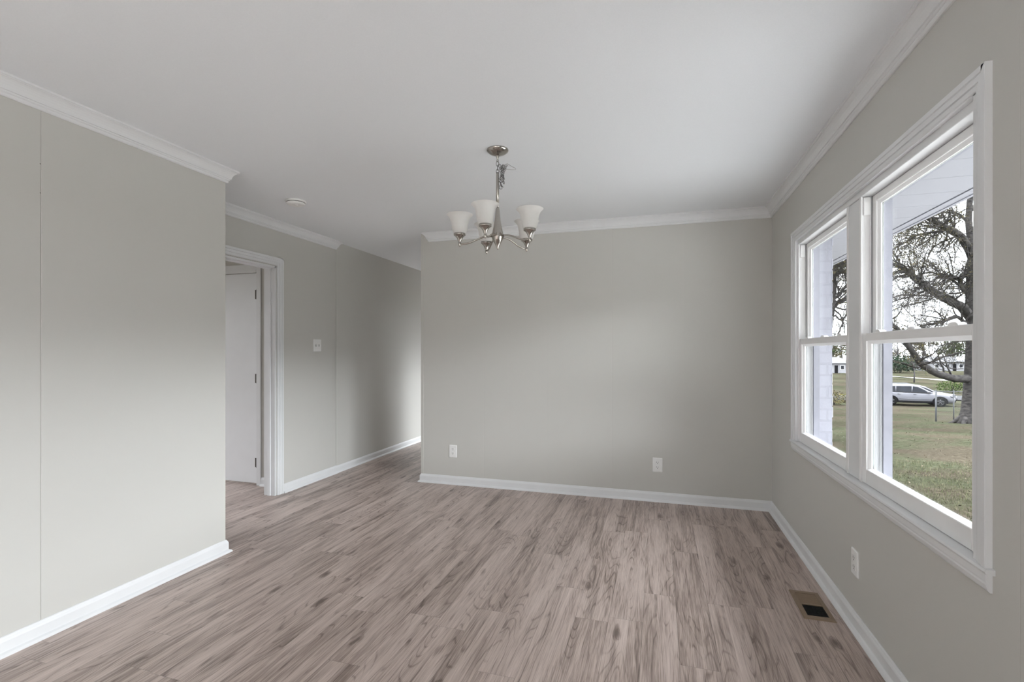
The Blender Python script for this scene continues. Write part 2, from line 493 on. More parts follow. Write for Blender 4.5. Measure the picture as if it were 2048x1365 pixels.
FILL_WIN = (-2.7, 0.0, 0.5, 2.05)            # unseen window behind the camera, added for fill daylight
BED_WIN = (5.2, 7.9, 0.6, 2.05)                  # window of the room behind the back wall
add_struct('wall_right', wall_x(XR, XO, YE - .12, YH + .12, [(WY1 - .003, WY2 + .003, WZ1 - .02, WZ2 + .003), FILL_WIN, BED_WIN]), M_wall_right)
add_struct('wall_back', MB().box(XBL, XR, YB, YB + .115, 0, H), M_wall_back)
add_struct('wall_left', MB().box(XN - .9, XN, YE - .12, YN, 0, H), M_wall_left)
DY0, DY1, DZ = 2.79, 3.555, 2.04                 # doorway in the far left wall
add_struct('wall_far_left', wall_x(XW - .11, XW, YN, YH + .12, [(DY0 - .002, DY1 + .002, 0, DZ + .002)]), M_wall)
HD0, HD1 = 5.85, 6.7                             # doorway from the hall into the room behind the back wall
add_struct('wall_hall', wall_x(XBL, XBL + .115, YB + .115, YH + .12, [(HD0, HD1, 0, DZ)]), M_wall)
add_struct('wall_hall_end', wall_y(YH, YH + .12, XW, XBL, [(-3.17, -2.33, 0.15, 2.1)]), M_wall)  # opening added out of view to brighten the hall
add_struct('wall_bedroom', MB().box(XBL + .115, XR, YH, YH + .12, 0, H), M_wall)
add_struct('wall_front', wall_y(YE - .12, YE, XN, XR, [(-2.1, 0.1, 0.0, 2.1)]), M_wall)  # door-sized opening added behind the camera for ambient daylight
CY = 3.78                                        # wall with the closed door, seen through the doorway
CDX0, CDX1 = -4.45, -3.685
add_struct('wall_closet', wall_y(CY, CY + .11, XL, XW - .11, [(CDX0, CDX1, 0, 2.04)]), M_wall)
add_struct('wall_closet_rear', MB().box(XL, XW - .11, CY + .75, CY + .85, 0, H), M_wall)
add_struct('wall_side_room', wall_x(XL - .1, XL, YE - .12, CY, [(0.2, 3.4, 0.5, 2.1)]), M_wall)
add_struct('wall_side_room_front', MB().box(XL, XN - .9, YE - .12, YE, 0, H), M_wall)

# ------------------------------------------------------------------ trim
CROWN = [(0, H), (0.057, H), (0.057, H - .010), (0.051, H - .0115), (0.051, H - .0145), (0.047, H - .016), (0.040, H - .0215), (0.033, H - .030), (0.0275, H - .041), (0.024, H - .0535), (0.0235, H - .0575),
         (0.0175, H - .0590), (0.0175, H - .0620), (0.0155, H - .0655), (0.0115, H - .0675), (0.0115, H - .0705), (0.0125, H - .0725), (0.0115, H - .0775), (0.007, H - .082), (0, H - .082)]
BASE = [(0, 0), (0.029, 0), (0.028, .006), (0.024, .012), (0.014, .018), (0.013, .020), (0.013, .060), (0.011, .066), (0.008, .071), (0.006, .077), (0.003, .080), (0, .080)]
add_struct('trim_crown_right_back', MB().sweep(CROWN, [(XR, YE, 0), (XR, YB, 0), (-2.155, YB, 0)], [(-1, 0, 0), (0, -1, 0)], 0, 1), M_trim)
add_struct('trim_crown_left', MB().sweep(CROWN, [(XN, YE, 0), (XN, YN, 0), (XW, YN, 0)], [(1, 0, 0), (0, 1, 0)], 0, 0), M_trim)
add_struct('trim_crown_far_left', MB().sweep(CROWN, [(XW, YN + .06, 0), (XW, 4.39, 0)], [(1, 0, 0)], 0, 1), M_trim)
add_struct('baseboard_right_back', MB().sweep(BASE, [(XR, YE, 0), (XR, YB, 0), (XBL, YB, 0), (XBL, HD0 - .08, 0)], [(-1, 0, 0), (0, -1, 0), (-1, 0, 0)]), M_trim)
add_struct('baseboard_left', MB().sweep(BASE, [(XN, YE, 0), (XN, YN, 0), (XW + .03, YN, 0)], [(1, 0, 0), (0, 1, 0)]), M_trim)
add_struct('baseboard_far_left', MB().sweep(BASE, [(XW, 3.634, 0), (XW, 4.405, 0)], [(1, 0, 0)], 0, 0), M_trim)
BASE_H = [(o * 0.78, h * 0.94) for (o, h) in BASE]
add_struct('baseboard_hall', MB().sweep(BASE_H, [(XW, 4.407, 0), (XW, YH, 0)], [(1, 0, 0)]), M_trim)
add_struct('baseboard_closet', MB().sweep(BASE, [(CDX1 + .05, CY, 0), (XW - .11, CY, 0)], [(0, -1, 0)]), M_trim)
# corner moulding on the free end of the back wall, batten over the panel joint in the far left wall
add_struct('trim_corner', MB().box(XBL - .004, XBL + .026, YB - .004, YB, .08, H, bev=.0015).box(XBL - .004, XBL, YB, YB + .03, .08, H), M_wall)
add_struct('trim_batten', MB().box(XW, XW + .007, 4.394, 4.412, .08, H - .001, bev=.002), M_wall)
# nail heads along the joint of the near left wall
nb = MB()
for z in (2.12, 1.99):
    nb.lathe([(0.0, .0006), (.0018, .0006), (.0021, 0)], (XN, 1.482, z), 8, axis='x')
structure(nb.build('trim_nail_heads', M_bronze))

# ------------------------------------------------------------------ doorway casing and the closed door behind it
def casing_profile(w, t_out, t_in):
    d = t_out - t_in
    return [(0, 0), (t_out - .001, 0), (t_out, .001), (t_out, w * .29), (t_out - .0045, w * .32), (t_out - .0045, w * .345), (t_in + d * .62, w * .37), (t_in + d * .55, w * .63),
            (t_in - .0005, w * .66), (t_in - .0005, w * .69), (t_in + d * .3, w * .71), (t_in + d * .1, w * .94), (t_in * .75, w), (0, w)]
mb = MB()
CW = 0.068
def casing_leg_y(mb, xf, s, y_out, sgn, z0, z1, prof):
    """upright casing on a wall of constant x: xf wall face, s = +1/-1 out of the wall, y_out its outer edge, sgn = towards the opening"""
    poly = [(xf + s * a, y_out + sgn * b) for (a, b) in prof]
    mb.prism(poly, 'z', z0, z1)
def casing_head_y(mb, xf, s, z_out, sgn, y0, y1, prof, mit=True):
    n = len(prof)
    vs, fs = [], []
    for e, y in ((0, y0), (1, y1)):
        for (a, b) in prof:
            yy = y + (b if e == 0 else -b) if mit else y
            vs.append((xf + s * a, yy, z_out + sgn * b))
    fs = [tuple(range(n)), tuple(range(2 * n - 1, n - 1, -1))] + [(i, (i + 1) % n, n + (i + 1) % n, n + i) for i in range(n)]
    mb.add(vs, fs)
pf = casing_profile(CW, .018, .010)
casing_leg_y(mb, XW, 1, DY1 + .009 + CW, -1, 0, DZ + .009 + CW, pf)
casing_leg_y(mb, XW, 1, DY0 - .009 - CW, 1, 0, DZ + .009 + CW, pf)
casing_head_y(mb, XW, 1, DZ + .009 + CW, -1, DY0 - .009 - CW, DY1 + .009 + CW, pf)
add_struct('trim_doorway_casing', mb, M_trim)
mb = MB()
mb.box(XW - .115, XW + .002, DY1 - .016, DY1, 0, DZ).box(XW - .115, XW + .002, DY0, DY0 + .016, 0, DZ).box(XW - .115, XW + .002, DY0, DY1, DZ - .016, DZ)
mb.box(XW - .072, XW - .038, DY1 - .028, DY1 - .016, 0, DZ - .016, bev=.003).box(XW - .072, XW - .038, DY0 + .016, DY0 + .028, 0, DZ - .016).box(XW - .072, XW - .038, DY0 + .016, DY1 - .016, DZ - .028, DZ - .016)
add_struct('trim_doorway_jamb', mb, M_trim)

mb = MB()
CC = 0.05
mb.box(CDX1, CDX1 + CC, CY - .015, CY, 0, 2.04 + CC, bev=.004).box(CDX0 - CC, CDX0, CY - .015, CY, 0, 2.04 + CC, bev=.004).box(CDX0, CDX1, CY - .015, CY, 2.04, 2.04 + CC + .03, bev=.004)
add_struct('trim_door_casing', mb, M_trim)
door = structure(MB().box(CDX0 + .004, CDX1 - .004, CY + .002, CY + .037, .018, 2.036, bev=.002).build('door_1', M_door))
for z in (1.83, 1.023, .215):
    hb = MB().tube([(CDX1 - .002, CY - .004, z - .046), (CDX1 - .002, CY - .004, z + .046)], .0065, 10)
    hb.box(CDX1 - .026, CDX1 - .003, CY - .001, CY + .002, z - .044, z + .044)
    hg = hb.build('hinge', M_bronze, door)
    hg['label'] = 'dark bronze butt hinge'

# ------------------------------------------------------------------ twin window
mb = MB()
WC = 0.058
pw = casing_profile(WC, .018, .009)
Z_ST = WZ1
casing_leg_y(mb, XR, -1, WY1 - WC, 1, Z_ST, WZ2 + WC, pw)
casing_leg_y(mb, XR, -1, WY2 + WC, -1, Z_ST, WZ2 + WC, pw)
casing_head_y(mb, XR, -1, WZ2 + WC, -1, WY1 - WC, WY2 + WC, pw)
add_struct('trim_window_casing', mb, M_trim)
mb = MB()
st = [(XR + .055, Z_ST - .016), (XR - .018, Z_ST - .016), (XR - .022, Z_ST - .012), (XR - .024, Z_ST - .007), (XR - .021, Z_ST - .001), (XR - .017, Z_ST), (XR + .055, Z_ST)]
mb.prism(st, 'y', WY1 - WC - .012, WY2 + WC + .012)
add_struct('trim_window_stool', mb, M_trim)
mb = MB()
ap = [(XR, .672), (XR - .017, .672), (XR - .017, .652), (XR - .0145, .649), (XR - .0145, .646), (XR - .016, .642), (XR - .012, .628), (XR - .006, .620), (XR, .620)]
mb.prism(ap, 'y', WY1 - WC, WY2 + WC)
add_struct('trim_window_apron', mb, M_trim)

MY1, MY2 = 2.595, 2.737
# fixed frame: reveal lining, mullion, head, stops, sill
fr = MB()
fr.box(XR - .008, XO, WY1, WY1 + .012, WZ1, WZ2).box(XR - .008, XO, WY2 - .012, WY2, WZ1, WZ2)
fr.box(XR + .008, XO, WY1, WY2, 1.984, WZ2, bev=.002).box(XR + .010, XO, MY1 + .004, MY2 - .004, WZ1, 1.984, bev=.006)
fr.box(XR - .008, XR + .02, WY1, WY2, WZ2 - .004, WZ2)
fr.prism([(XR + .010, WZ1 - .002), (XO + .05, WZ1 - .018), (XO + .05, WZ1 - .045), (XR + .010, WZ1 - .045)], 'y', WY1, WY2)
frame = structure(fr.build('window_frame', M_trim))
frame.name = 'window_frame_1'

def sash(parent, name, x0, x1, y0, y1, z0, z1, st_w, bot, top, gx):
    """sliding sash: two stiles, two rails with a sloped bead to the glass, and its pane"""
    m_ = MB()
    b = .0025
    m_.box(x0, x1, y0, y0 + st_w, z0, z1, bev=b).box(x0, x1, y1 - st_w, y1, z0, z1, bev=b)
    m_.box(x0, x1, y0 + st_w, y1 - st_w, z0, z0 + bot, bev=b).box(x0, x1, y0 + st_w, y1 - st_w, z1 - top, z1, bev=b)
    iy0, iy1, iz0, iz1 = y0 + st_w, y1 - st_w, z0 + bot, z1 - top
    for (xa, xb) in ((x0 + .004, gx - .003), (x1 - .003, gx + .003)):
        # bottom and top beads
        for (zz, s) in ((iz0, 1), (iz1, -1)):
            hb = .005 if s == 1 else .012
            m_.prism([(xa, zz - s * .001), (xb, zz - s * .001), (xb, zz + s * hb), (xb - (xb - xa) * .25, zz + s * hb)], 'y', iy0, iy1)
        for (yy, s) in ((iy0, 1), (iy1, -1)):
            poly = [(xa, yy - s * .001), (xb, yy - s * .001), (xb, yy + s * .012), (xb - (xb - xa) * .3, yy + s * .012)]
            m_.prism(poly, 'z', iz0, iz1)
    o = m_.build(name, M_vinyl, parent)
    g = MB().box(gx - .002, gx + .002, iy0 - .004, iy1 + .004, iz0 - .004, iz1 + .004).build('glass_pane', M_glass, o)
    return o

def window_unit(name, y0, y1):
    j = MB()
    # stops on the room side and the vinyl jamb liners with their tracks
    for (ya, yb) in ((y0 + .0, y0 + .020), (y1 - .020, y1)):
        j.box(XR + .008, XR + .014, ya, yb, WZ1, 1.984, bev=.0015)
    ol = MB()
    for s, yy in ((1, y0), (-1, y1)):
        j.box(XR + .014, XR + .050, yy, yy + s * .010, WZ1, 1.984)
        ol.box(XR + .050, XO, yy, yy + s * .010, WZ1, 1.984)
        for (mbx, xa, xb, h) in ((j, XR + .014, XR + .018, .018), (j, XR + .0465, XR + .0495, .020), (ol, XR + .0505, XR + .0535, .020), (ol, XR + .085, XR + .092, .020), (j, XR + .030, XR + .034, .0105), (ol, XR + .068, XR + .072, .0105)):
            mbx.box(xa, xb, yy + s * .010, yy + s * h, WZ1, 1.984, bev=.001)
    w = structure(j.build(name, M_vinyl))
    ol.build('outer_jamb_liner', M_extliner, w)
    MB().box(XR + .094, XO + .014, y0, y1, 1.962, 1.984).box(XR + .094, XO + .014, y0, y0 + .028, WZ1, 1.984).box(XR + .094, XO + .014, y1 - .028, y1, WZ1, 1.984).build('exterior_stop', M_extpaint, w)
    lo = sash(w, 'lower_sash', XR + .016, XR + .046, y0 + .011, y1 - .011, WZ1 + .001, 1.363, .045, .066, .036, XR + .041)
    up = sash(w, 'upper_sash', XR + .054, XR + .084, y0 + .011, y1 - .011, 1.326, 1.982, .045, .034, .032, XR + .076)
    yc = (y0 + y1) / 2
    k = MB()
    k.lathe([(0, .011), (.012, .011), (.018, .007), (.02, 0), (0, 0)], (XR + .035, yc, 1.363), 16)
    k.box(XR + .022, XR + .046, yc - .028, yc + .028, 1.363, 1.370, bev=.003)
    k.build('sash_lock', M_vinyl, lo)
    for yy in (y0 + .16, y1 - .16):
        k = MB()
        k.prism([(yy - .030, 1.363), (yy - .026, 1.369), (yy - .012, 1.374), (yy + .012, 1.374), (yy + .026, 1.369), (yy + .030, 1.363)], 'x', XR + .019, XR + .043)
        k.build('tilt_latch', M_vinyl, lo)
    for s, yy in ((1, y0 + .010), (-1, y1 - .010)):
        c = MB().box(XR + .0185, XR + .0455, yy, yy + s * .016, 1.898, 1.978, bev=.002).build('jamb_cover', M_vinyl, w)
    return w
window_unit('window_1', WY1 + .012, MY1 + .004)
window_unit('window_2', MY2 - .004, WY2 - .012)

def plain_window(name, y0, y1, z0, z1):
    """window out of the photograph's view: frame, meeting rail and pane"""
    m_ = MB()
    m_.box(XR + .03, XO, y0, y0 + .05, z0, z1).box(XR + .03, XO, y1 - .05, y1, z0, z1).box(XR + .03, XO, y0, y1, z0, z0 + .06).box(XR + .03, XO, y0, y1, z1 - .05, z1)
    m_.box(XR + .04, XO - .02, y0, y1, (z0 + z1) / 2 - .02, (z0 + z1) / 2 + .02).box(XR + .03, XO, (y0 + y1) / 2 - .05, (y0 + y1) / 2 + .05, z0, z1)
    w = structure(m_.build(name, M_vinyl))
    MB().box(XR + .06, XR + .064, y0 + .05, y1 - .05, z0 + .05, z1 - .05).build('glass_pane', M_glass, w)
plain_window('window_fill', *FILL_WIN)
plain_window('window_4', *BED_WIN)
portal('portal_main', (XO + .02, (WY1 + WY2) / 2, (WZ1 + WZ2) / 2), (0, math.radians(90), 0), WZ2 - WZ1, WY2 - WY1)
portal('portal_rear', (XO + .02, -1.35, 1.28), (0, math.radians(90), 0), 1.55, 2.7)
portal('portal_bedroom', (XO + .02, 6.55, 1.32), (0, math.radians(90), 0), 1.45, 2.7)
portal('portal_fill_opening', (-1.0, YE - .14, 1.05), (math.radians(90), 0, 0), 2.2, 2.1)
portal('portal_hall', (-2.75, YH + .14, 1.12), (math.radians(-90), 0, 0), .84, 1.95)
portal('portal_side', (XL - .12, 1.9, 1.35), (0, math.radians(-90), 0), 1.6, 3.2)

# ------------------------------------------------------------------ chandelier
CHX, CHY = -0.885, 2.66
chan = thing('chandelier', 'brushed nickel five-arm chandelier with frosted bell shades hanging from the ceiling', 'chandelier', (CHX, CHY, H))
def ch(mb, name, m, parent=None):
    return mb.build(name, m, parent or chan)
ch(MB().lathe([(0, 0), (.062, 0), (.063, -.004), (.060, -.010), (.046, -.021), (.026, -.029), (.012, -.033), (.010, -.036), (0.0001, -.037)], (0, 0, 0), 40), 'canopy', M_nickel)
lp = MB().lathe([(.0105, -.030), (.009, -.040), (.0055, -.050), (.0045, -.056), (.0001, -.058)], (0, 0, 0), 16)
lp.tube([(.006 * math.cos(a), 0, -.062 + .007 * math.sin(a)) for a in [2 * math.pi * i / 14 for i in range(14)]], .0018, 6, closed=True)
ch(lp, 'canopy_loop', M_nickel)

def link_pts(c, ang, tilt=(0, 0), hw=.0075, hh=.0155):
    pts = []
    R_ = Matrix.Rotation(ang, 3, 'Z') @ Matrix.Rotation(tilt[0], 3, 'X') @ Matrix.Rotation(tilt[1], 3, 'Y')
    for i in range(16):
        a = 2 * math.pi * i / 16
        pts.append(Vector(c) + R_ @ Vector((hw * math.cos(a), 0, hh * math.sin(a))))
    return pts
rnd = random.Random(4)
for i in range(3):
    ch(MB().tube(link_pts((0, 0, -.080 - i * .023), YAW + (0.2 if i % 2 == 0 else 1.7)), .0019, 6, closed=True), 'chain_link', M_chain)
# spare chain gathered beside the rod, each link on its own
RV2 = Vector((math.cos(YAW), math.sin(YAW), 0))
spare = [(.014, -.096), (.022, -.104), (.028, -.112), (.022, -.120), (.032, -.108), (.036, -.120), (.030, -.131), (.037, -.099), (.043, -.106), (.048, -.096),
         (.021, -.136), (.029, -.146), (.034, -.158), (.020, -.158), (.026, -.170), (.033, -.182), (.016, -.178), (.019, -.195), (.024, -.208), (.017, -.214)]
for i, (a, z) in enumerate(spare):
    c = RV2 * a + FV * rnd.uniform(-.008, .008) + Vector((0, 0, z))
    ch(MB().tube(link_pts(c, rnd.uniform(0, 3.1), (rnd.uniform(-.8, .8), rnd.uniform(-.7, .7))), .0017, 6, closed=True), 'chain_link', M_chain)
cord = MB()
def cpt(a, b, z): return RV2 * a + FV * b + Vector((0, 0, z))
cord.tube([cpt(.000, 0.004, -.06), cpt(.010, .01, -.085), cpt(.022, .012, -.105), cpt(.035, .0, -.112), cpt(.044, -.004, -.10), cpt(.048, 0, -.084), cpt(.055, 0, -.079), cpt(.066, .004, -.083), cpt(.083, .008, -.093),
           cpt(.098, .006, -.101), cpt(.105, 0, -.108), cpt(.103, -.008, -.117), cpt(.092, -.012, -.119), cpt(.075, -.01, -.117), cpt(.058, -.006, -.113), cpt(.04, 0, -.115), cpt(.03, .004, -.135), cpt(.014, .004, -.16), cpt(.006, .0, -.17)], .0018, 6)
cord.tube([cpt(.036, .004, -.105), cpt(.038, .004, -.088), cpt(.046, .002, -.080), cpt(.054, -.002, -.085), cpt(.052, -.006, -.10), cpt(.044, -.008, -.108)], .0014, 6)
co = ch(cord, 'lamp_cord', M_wire)
co['label'] = 'loose loop of thin pale lamp cord'
ch(MB().lathe([(.0001, -.128), (.005, -.130), (.0055, -.136), (.0085, -.142), (.0088, -.36), (.0001, -.362)], (0, 0, 0), 20), 'stem', M_nickel)
ch(MB().lathe([(.0001, -.330), (.0095, -.332), (.0115, -.345), (.0140, -.375), (.0185, -.412), (.0245, -.447), (.031, -.474), (.0335, -.482), (.0345, -.487), (.0335, -.492),
               (.0345, -.497), (.0345, -.503), (.032, -.507), (.031, -.513), (.027, -.522), (.020, -.534), (.013, -.546), (.008, -.558), (.0055, -.566), (.004, -.572), (.0001, -.574)], (0, 0, 0), 40), 'hub', M_nickel)
RA = 0.217
for k in range(5):
    th = math.radians(182 + 72 * k)
    d = RV2 * math.cos(th) + FV * math.sin(th)
    side = Vector((-d.y, d.x, 0))
    prof = [(.026, -.497), (.050, -.497), (.075, -.500), (.100, -.508), (.125, -.519), (.150, -.531), (.175, -.539), (.198, -.541), (RA, -.541)]
    am = MB().tube([d * r + Vector((0, 0, z)) for (r, z) in prof], .0052, 10)
    arm = ch(am, 'arm', M_nickel)
    c = d * RA
    cup = MB().lathe([(.0001, -.558), (.0035, -.556), (.0055, -.552), (.0075, -.546), (.0082, -.540), (.0075, -.535), (.0068, -.532), (.0085, -.529), (.010, -.526), (.0115, -.521), (.016, -.511), (.023, -.501), (.031, -.4945),
                      (.0335, -.4935), (.034, -.492), (.034, -.481), (.033, -.4795), (.028, -.4795), (.028, -.488), (.0001, -.489)], c, 28)
    ch(cup, 'shade_cup', M_nickel, arm)
    sh = MB().lathe([(.026, -.488), (.033, -.484), (.0385, -.476), (.043, -.463), (.046, -.446), (.0485, -.428), (.0525, -.410), (.0585, -.394), (.0665, -.3835), (.0745, -.377), (.0757, -.3755), (.0745, -.3742), (.071, -.376),
                     (.0635, -.3825), (.0555, -.394), (.0495, -.411), (.0455, -.429), (.043, -.447), (.040, -.463), (.0355, -.475), (.030, -.480), (.024, -.483)], c, 40)
    ch(sh, 'lamp_shade', M_shade, arm)
    bs = MB().lathe([(.0001, -.490), (.012, -.490), (.012, -.462), (.0135, -.460), (.0135, -.456), (.0001, -.455)], c, 16)
    ch(bs, 'bulb_socket', M_plate, arm)

# ------------------------------------------------------------------ smoke detector
sd = thing('smoke_detector', 'round white smoke detector on the ceiling near the far left wall', 'smoke detector', (-2.67, 3.115, H))
MB().lathe([(0, 0), (.074, 0), (.075, -.003), (.075, -.010), (.073, -.013), (.060, -.014)], (0, 0, 0), 40).build('mounting_base', M_plate, sd)
gap = MB().lathe([(.058, -.010), (.0655, -.012), (.0655, -.0175), (.058, -.019)], (0, 0, 0), 40)
for k in range(28):
    a = 2 * math.pi * k / 28
    gap.box(-.001, .001, -.001, .001, -.02, -.012)
    base_i = len(gap.v) - 8
    for i in range(base_i, len(gap.v)):
        x, y, z = gap.v[i]
        x += .0665
        gap.v[i] = (x * math.cos(a) - y * math.sin(a), x * math.sin(a) + y * math.cos(a), z)
g_ = gap.build('smoke_inlet', M_dark, sd)
g_['label'] = 'dark slotted air inlet'
MB().lathe([(.0655, -.0175), (.068, -.018), (.068, -.022), (.062, -.029), (.045, -.034), (.02, -.0355), (.0001, -.0355)], (0, 0, 0), 40).build('cover', M_plate, sd)
MB().lathe([(.013, -.033), (.013, -.038), (.010, -.0395), (.0001, -.0395)], (.012, -.01, 0), 20).build('test_button', M_plate, sd)

# ------------------------------------------------------------------ outlets and switch (local: plate in the xz plane, facing -y)
def rounded_rect(w, h, r, n=4):
    pts = []
    for (cx_, cz_, a0) in ((w - r, h - r, 0), (-w + r, h - r, 90), (-w + r, -h + r, 180), (w - r, -h + r, 270)):
        for i in range(n + 1):
            a = math.radians(a0 + 90 * i / n)
            pts.append((cx_ + r * math.cos(a), cz_ + r * math.sin(a)))
    return pts
def plate_mesh(w, h, t):
    m_ = MB()
    outer, inner = rounded_rect(w, h, .004), rounded_rect(w - .004, h - .004, .003)
    n = len(outer)
    vs = [(x, 0, z) for x, z in outer] + [(x, -t * .55, z) for x, z in outer] + [(x, -t, z) for x, z in inner]
    fs = [tuple(range(n)), tuple(2 * n + i for i in range(n))]
    for i in range(n):
        j = (i + 1) % n
        fs += [(i, j, n + j, n + i), (n + i, n + j, 2 * n + j, 2 * n + i)]
    return m_.add(vs, fs)
def outlet(label, loc, rotz):
    t = thing('wall_outlet', label, 'outlet', loc, (0, 0, rotz), 'duplex outlets low on the walls')
    plate_mesh(.040, .060, .006).build('cover_plate', M_plate, t)
    for dz in (.0205, -.0205):
        r = MB()
        r.prism(rounded_rect(.0165, .0140, .006), 'y', -.0075, -.004)
        # the rounded_rect lies in x,z; slots and ground hole are let in as dark inlays
        for (x0, x1, z0, z1) in ((-.0078, -.0054, -.001, .0085), (.0054, .0078, .0, .0075)):
            r.box(x0, x1, -.0079, -.007, z0, z1, 1)
        r.prism([(-.0028, -.0045), (.0028, -.0045), (.0028, -.0075), (.0014, -.0098), (-.0014, -.0098), (-.0028, -.0075)], 'y', -.0079, -.007, 1)
        o = r.build('receptacle', [M_plate, M_dark], t)
        o.location = (0, 0, dz)
        r_lbl = None
    MB().lathe([(.0001, -.0075), (.0025, -.0072), (.003, -.006)], (0, 0, 0), 12, axis='y').build('screw', M_plate, t)
    return t
o1 = outlet('white duplex outlet on the back wall near its open hall end', (-1.902, YB, .318), 0)
dup(o1, (-.008, YB, .312), (0, 0, 0), 'white duplex outlet on the back wall nearest the window corner')
dup(o1, (XR, 2.616, .305), (0, 0, -math.pi / 2), 'white duplex outlet under the window on the right wall')

sw = thing('light_switch', 'white double toggle switch plate on the far left wall beside the doorway', 'light switch', (XW, 4.10, 1.342), (0, 0, math.pi / 2))
plate_mesh(.058, .060, .006).build('cover_plate', M_plate, sw)
for x, up in ((-.023, -1), (.023, 1)):
    q = MB().box(-.0052, .0052, -.0066, -.005, -.0122, .0122, 1).box(-.0045, .0045, -.0066, -.0055, -.0116, .0116)
    q.prism([(-.006, -.004 * up), (-.006, .0045 * up), (-.0155, .0105 * up), (-.0165, .0085 * up), (-.012, .001 * up)], 'x', -.0038, .0038)
    o = q.build('toggle', [M_plate, M_dark], sw)
    o.location = (x, 0, 0)
    for dz in (.030, -.030):
        s_ = MB().lathe([(.0001, -.0074), (.0025, -.0072), (.003, -.006)], (x, 0, dz), 10, axis='y').build('screw', M_plate, sw)

# ------------------------------------------------------------------ floor register
VX, VY = 0.738, 2.789
reg = thing('floor_register', 'tan metal floor register with dark slots near the right baseboard', 'floor register', (VX, VY, 0))
f_ = MB()
hw, hl, iw, il, t_ = .070, .146, .047, .117, .006
def ring(mb, o, i, z0, z1, ci=.004):
    (ox, oy), (ix, iy) = o, i
    vs = [(-ox, -oy, z0), (ox, -oy, z0), (ox, oy, z0), (-ox, oy, z0), (-ox + ci, -oy + ci, z1), (ox - ci, -oy + ci, z1), (ox - ci, oy - ci, z1), (-ox + ci, oy - ci, z1),
          (-ix, -iy, z1), (ix, -iy, z1), (ix, iy, z1), (-ix, iy, z1), (-ix, -iy, z0), (ix, -iy, z0), (ix, iy, z0), (-ix, iy, z0)]
    fs = []
    for lv in range(3):
        for k in range(4):
            k2 = (k + 1) % 4
            fs.append((lv * 4 + k, lv * 4 + k2, lv * 4 + 4 + k2, lv * 4 + 4 + k))
    mb.add(vs, fs)
ring(f_, (hw, hl), (iw, il), 0.0, t_)
f_.box(-iw, iw, -.006, .006, .001, t_, bev=.001)
f_.build('frame', M_vent, reg)
o_ = MB().box(-iw, iw, -il, il, .0002, .0008).build('dark_duct_plate', M_dark, reg)  # flat dark plate, painted for the shade inside the duct
o_['label'] = 'dark plate standing in for the shaded duct'
for half, sgn in ((1, 1), (-1, -1)):
    for k in range(11):
        yy = half * (.0125 + k * .0098)
        # blades lean towards the middle bar, so one half turns its face to the room and the other its gap
        vs = [(-iw, yy - .0040, .0012), (iw, yy - .0040, .0012), (iw, yy + .0034, .0050), (-iw, yy + .0034, .0050)]
        if half < 0:
            vs = [(-iw, yy + .0022, .0010), (iw, yy + .0022, .0010), (iw, yy - .0018, .0050), (-iw, yy - .0018, .0050)]
        top = [(x, y + .0008, z + .0006) for x, y, z in vs]
        b_ = MB().add(vs + top, [(0, 1, 2, 3), (4, 5, 6, 7), (0, 1, 5, 4), (1, 2, 6, 5), (2, 3, 7, 6), (3, 0, 4, 7)])
        b_.build('louver', M_vent if half > 0 else M_dark, reg)  # near half gets the dark colour to stand for its shade

# ------------------------------------------------------------------ outside of the house
M_brick = mat('painted_brick', (0.62, 0.62, 0.68), 0.7, 0, 0.3)
def brick_mat(m):
    tc = N(m, 'ShaderNodeTexCoord')
    sp = N(m, 'ShaderNodeSeparateXYZ'); L(m, tc.outputs['Object'], sp.inputs[0])
    c = N(m, 'ShaderNodeCombineXYZ'); L(m, math_node(m, 'ADD', sp.outputs['X'], sp.outputs['Y']), c.inputs[0]); L(m, sp.outputs['Z'], c.inputs[1])
    br = N(m, 'ShaderNodeTexBrick'); br.inputs['Scale'].default_value = 1.0
    br.inputs['Brick Width'].default_value = 0.215; br.inputs['Row Height'].default_value = 0.075; br.inputs['Mortar Size'].default_value = 0.006
    br.inputs['Color1'].default_value = (0.27, 0.27, 0.305, 1); br.inputs['Color2'].default_value = (0.25, 0.25, 0.285, 1); br.inputs['Mortar'].default_value = (0.24, 0.24, 0.272, 1)
    L(m, c.outputs[0], br.inputs['Vector']); L(m, br.outputs['Color'], bsdf(m).inputs['Base Color'])
    nz = N(m, 'ShaderNodeTexNoise'); nz.inputs['Scale'].default_value = 60; L(m, tc.outputs['Object'], nz.inputs[0])
    hh = math_node(m, 'ADD', math_node(m, 'MULTIPLY', br.outputs['Fac'], -0.002), math_node(m, 'MULTIPLY', nz.outputs[0], 0.002))
    bp = N(m, 'ShaderNodeBump'); bp.inputs['Distance'].default_value = 1.0; L(m, hh, bp.inputs['Height']); L(m, bp.outputs[0], bsdf(m).inputs['Normal'])
brick_mat(M_brick)
XB = 1.09
mb = MB()
BY1, BY2 = 1.69, 3.668
def ext(mb, y0, y1, z0, z1): mb.box(XO + .001, XB, y0, y1, z0, z1)
ext(mb, YE - .12, FILL_WIN[0], -.9, 2.56); ext(mb, FILL_WIN[0], FILL_WIN[1], -.9, .48); ext(mb, FILL_WIN[0], FILL_WIN[1], 2.07, 2.56)
ext(mb, FILL_WIN[1], BY1, -.9, 2.56); ext(mb, BY1, BY2, -.9, .62); ext(mb, BY1, BY2, 2.03, 2.56)
ext(mb, BY2, BED_WIN[0], -.9, 2.56); ext(mb, BED_WIN[0], BED_WIN[1], -.9, .58); ext(mb, BED_WIN[0], BED_WIN[1], 2.07, 2.56); ext(mb, BED_WIN[1], YH + .12, -.9, 2.56)
add_struct('wall_exterior', mb, M_brick)
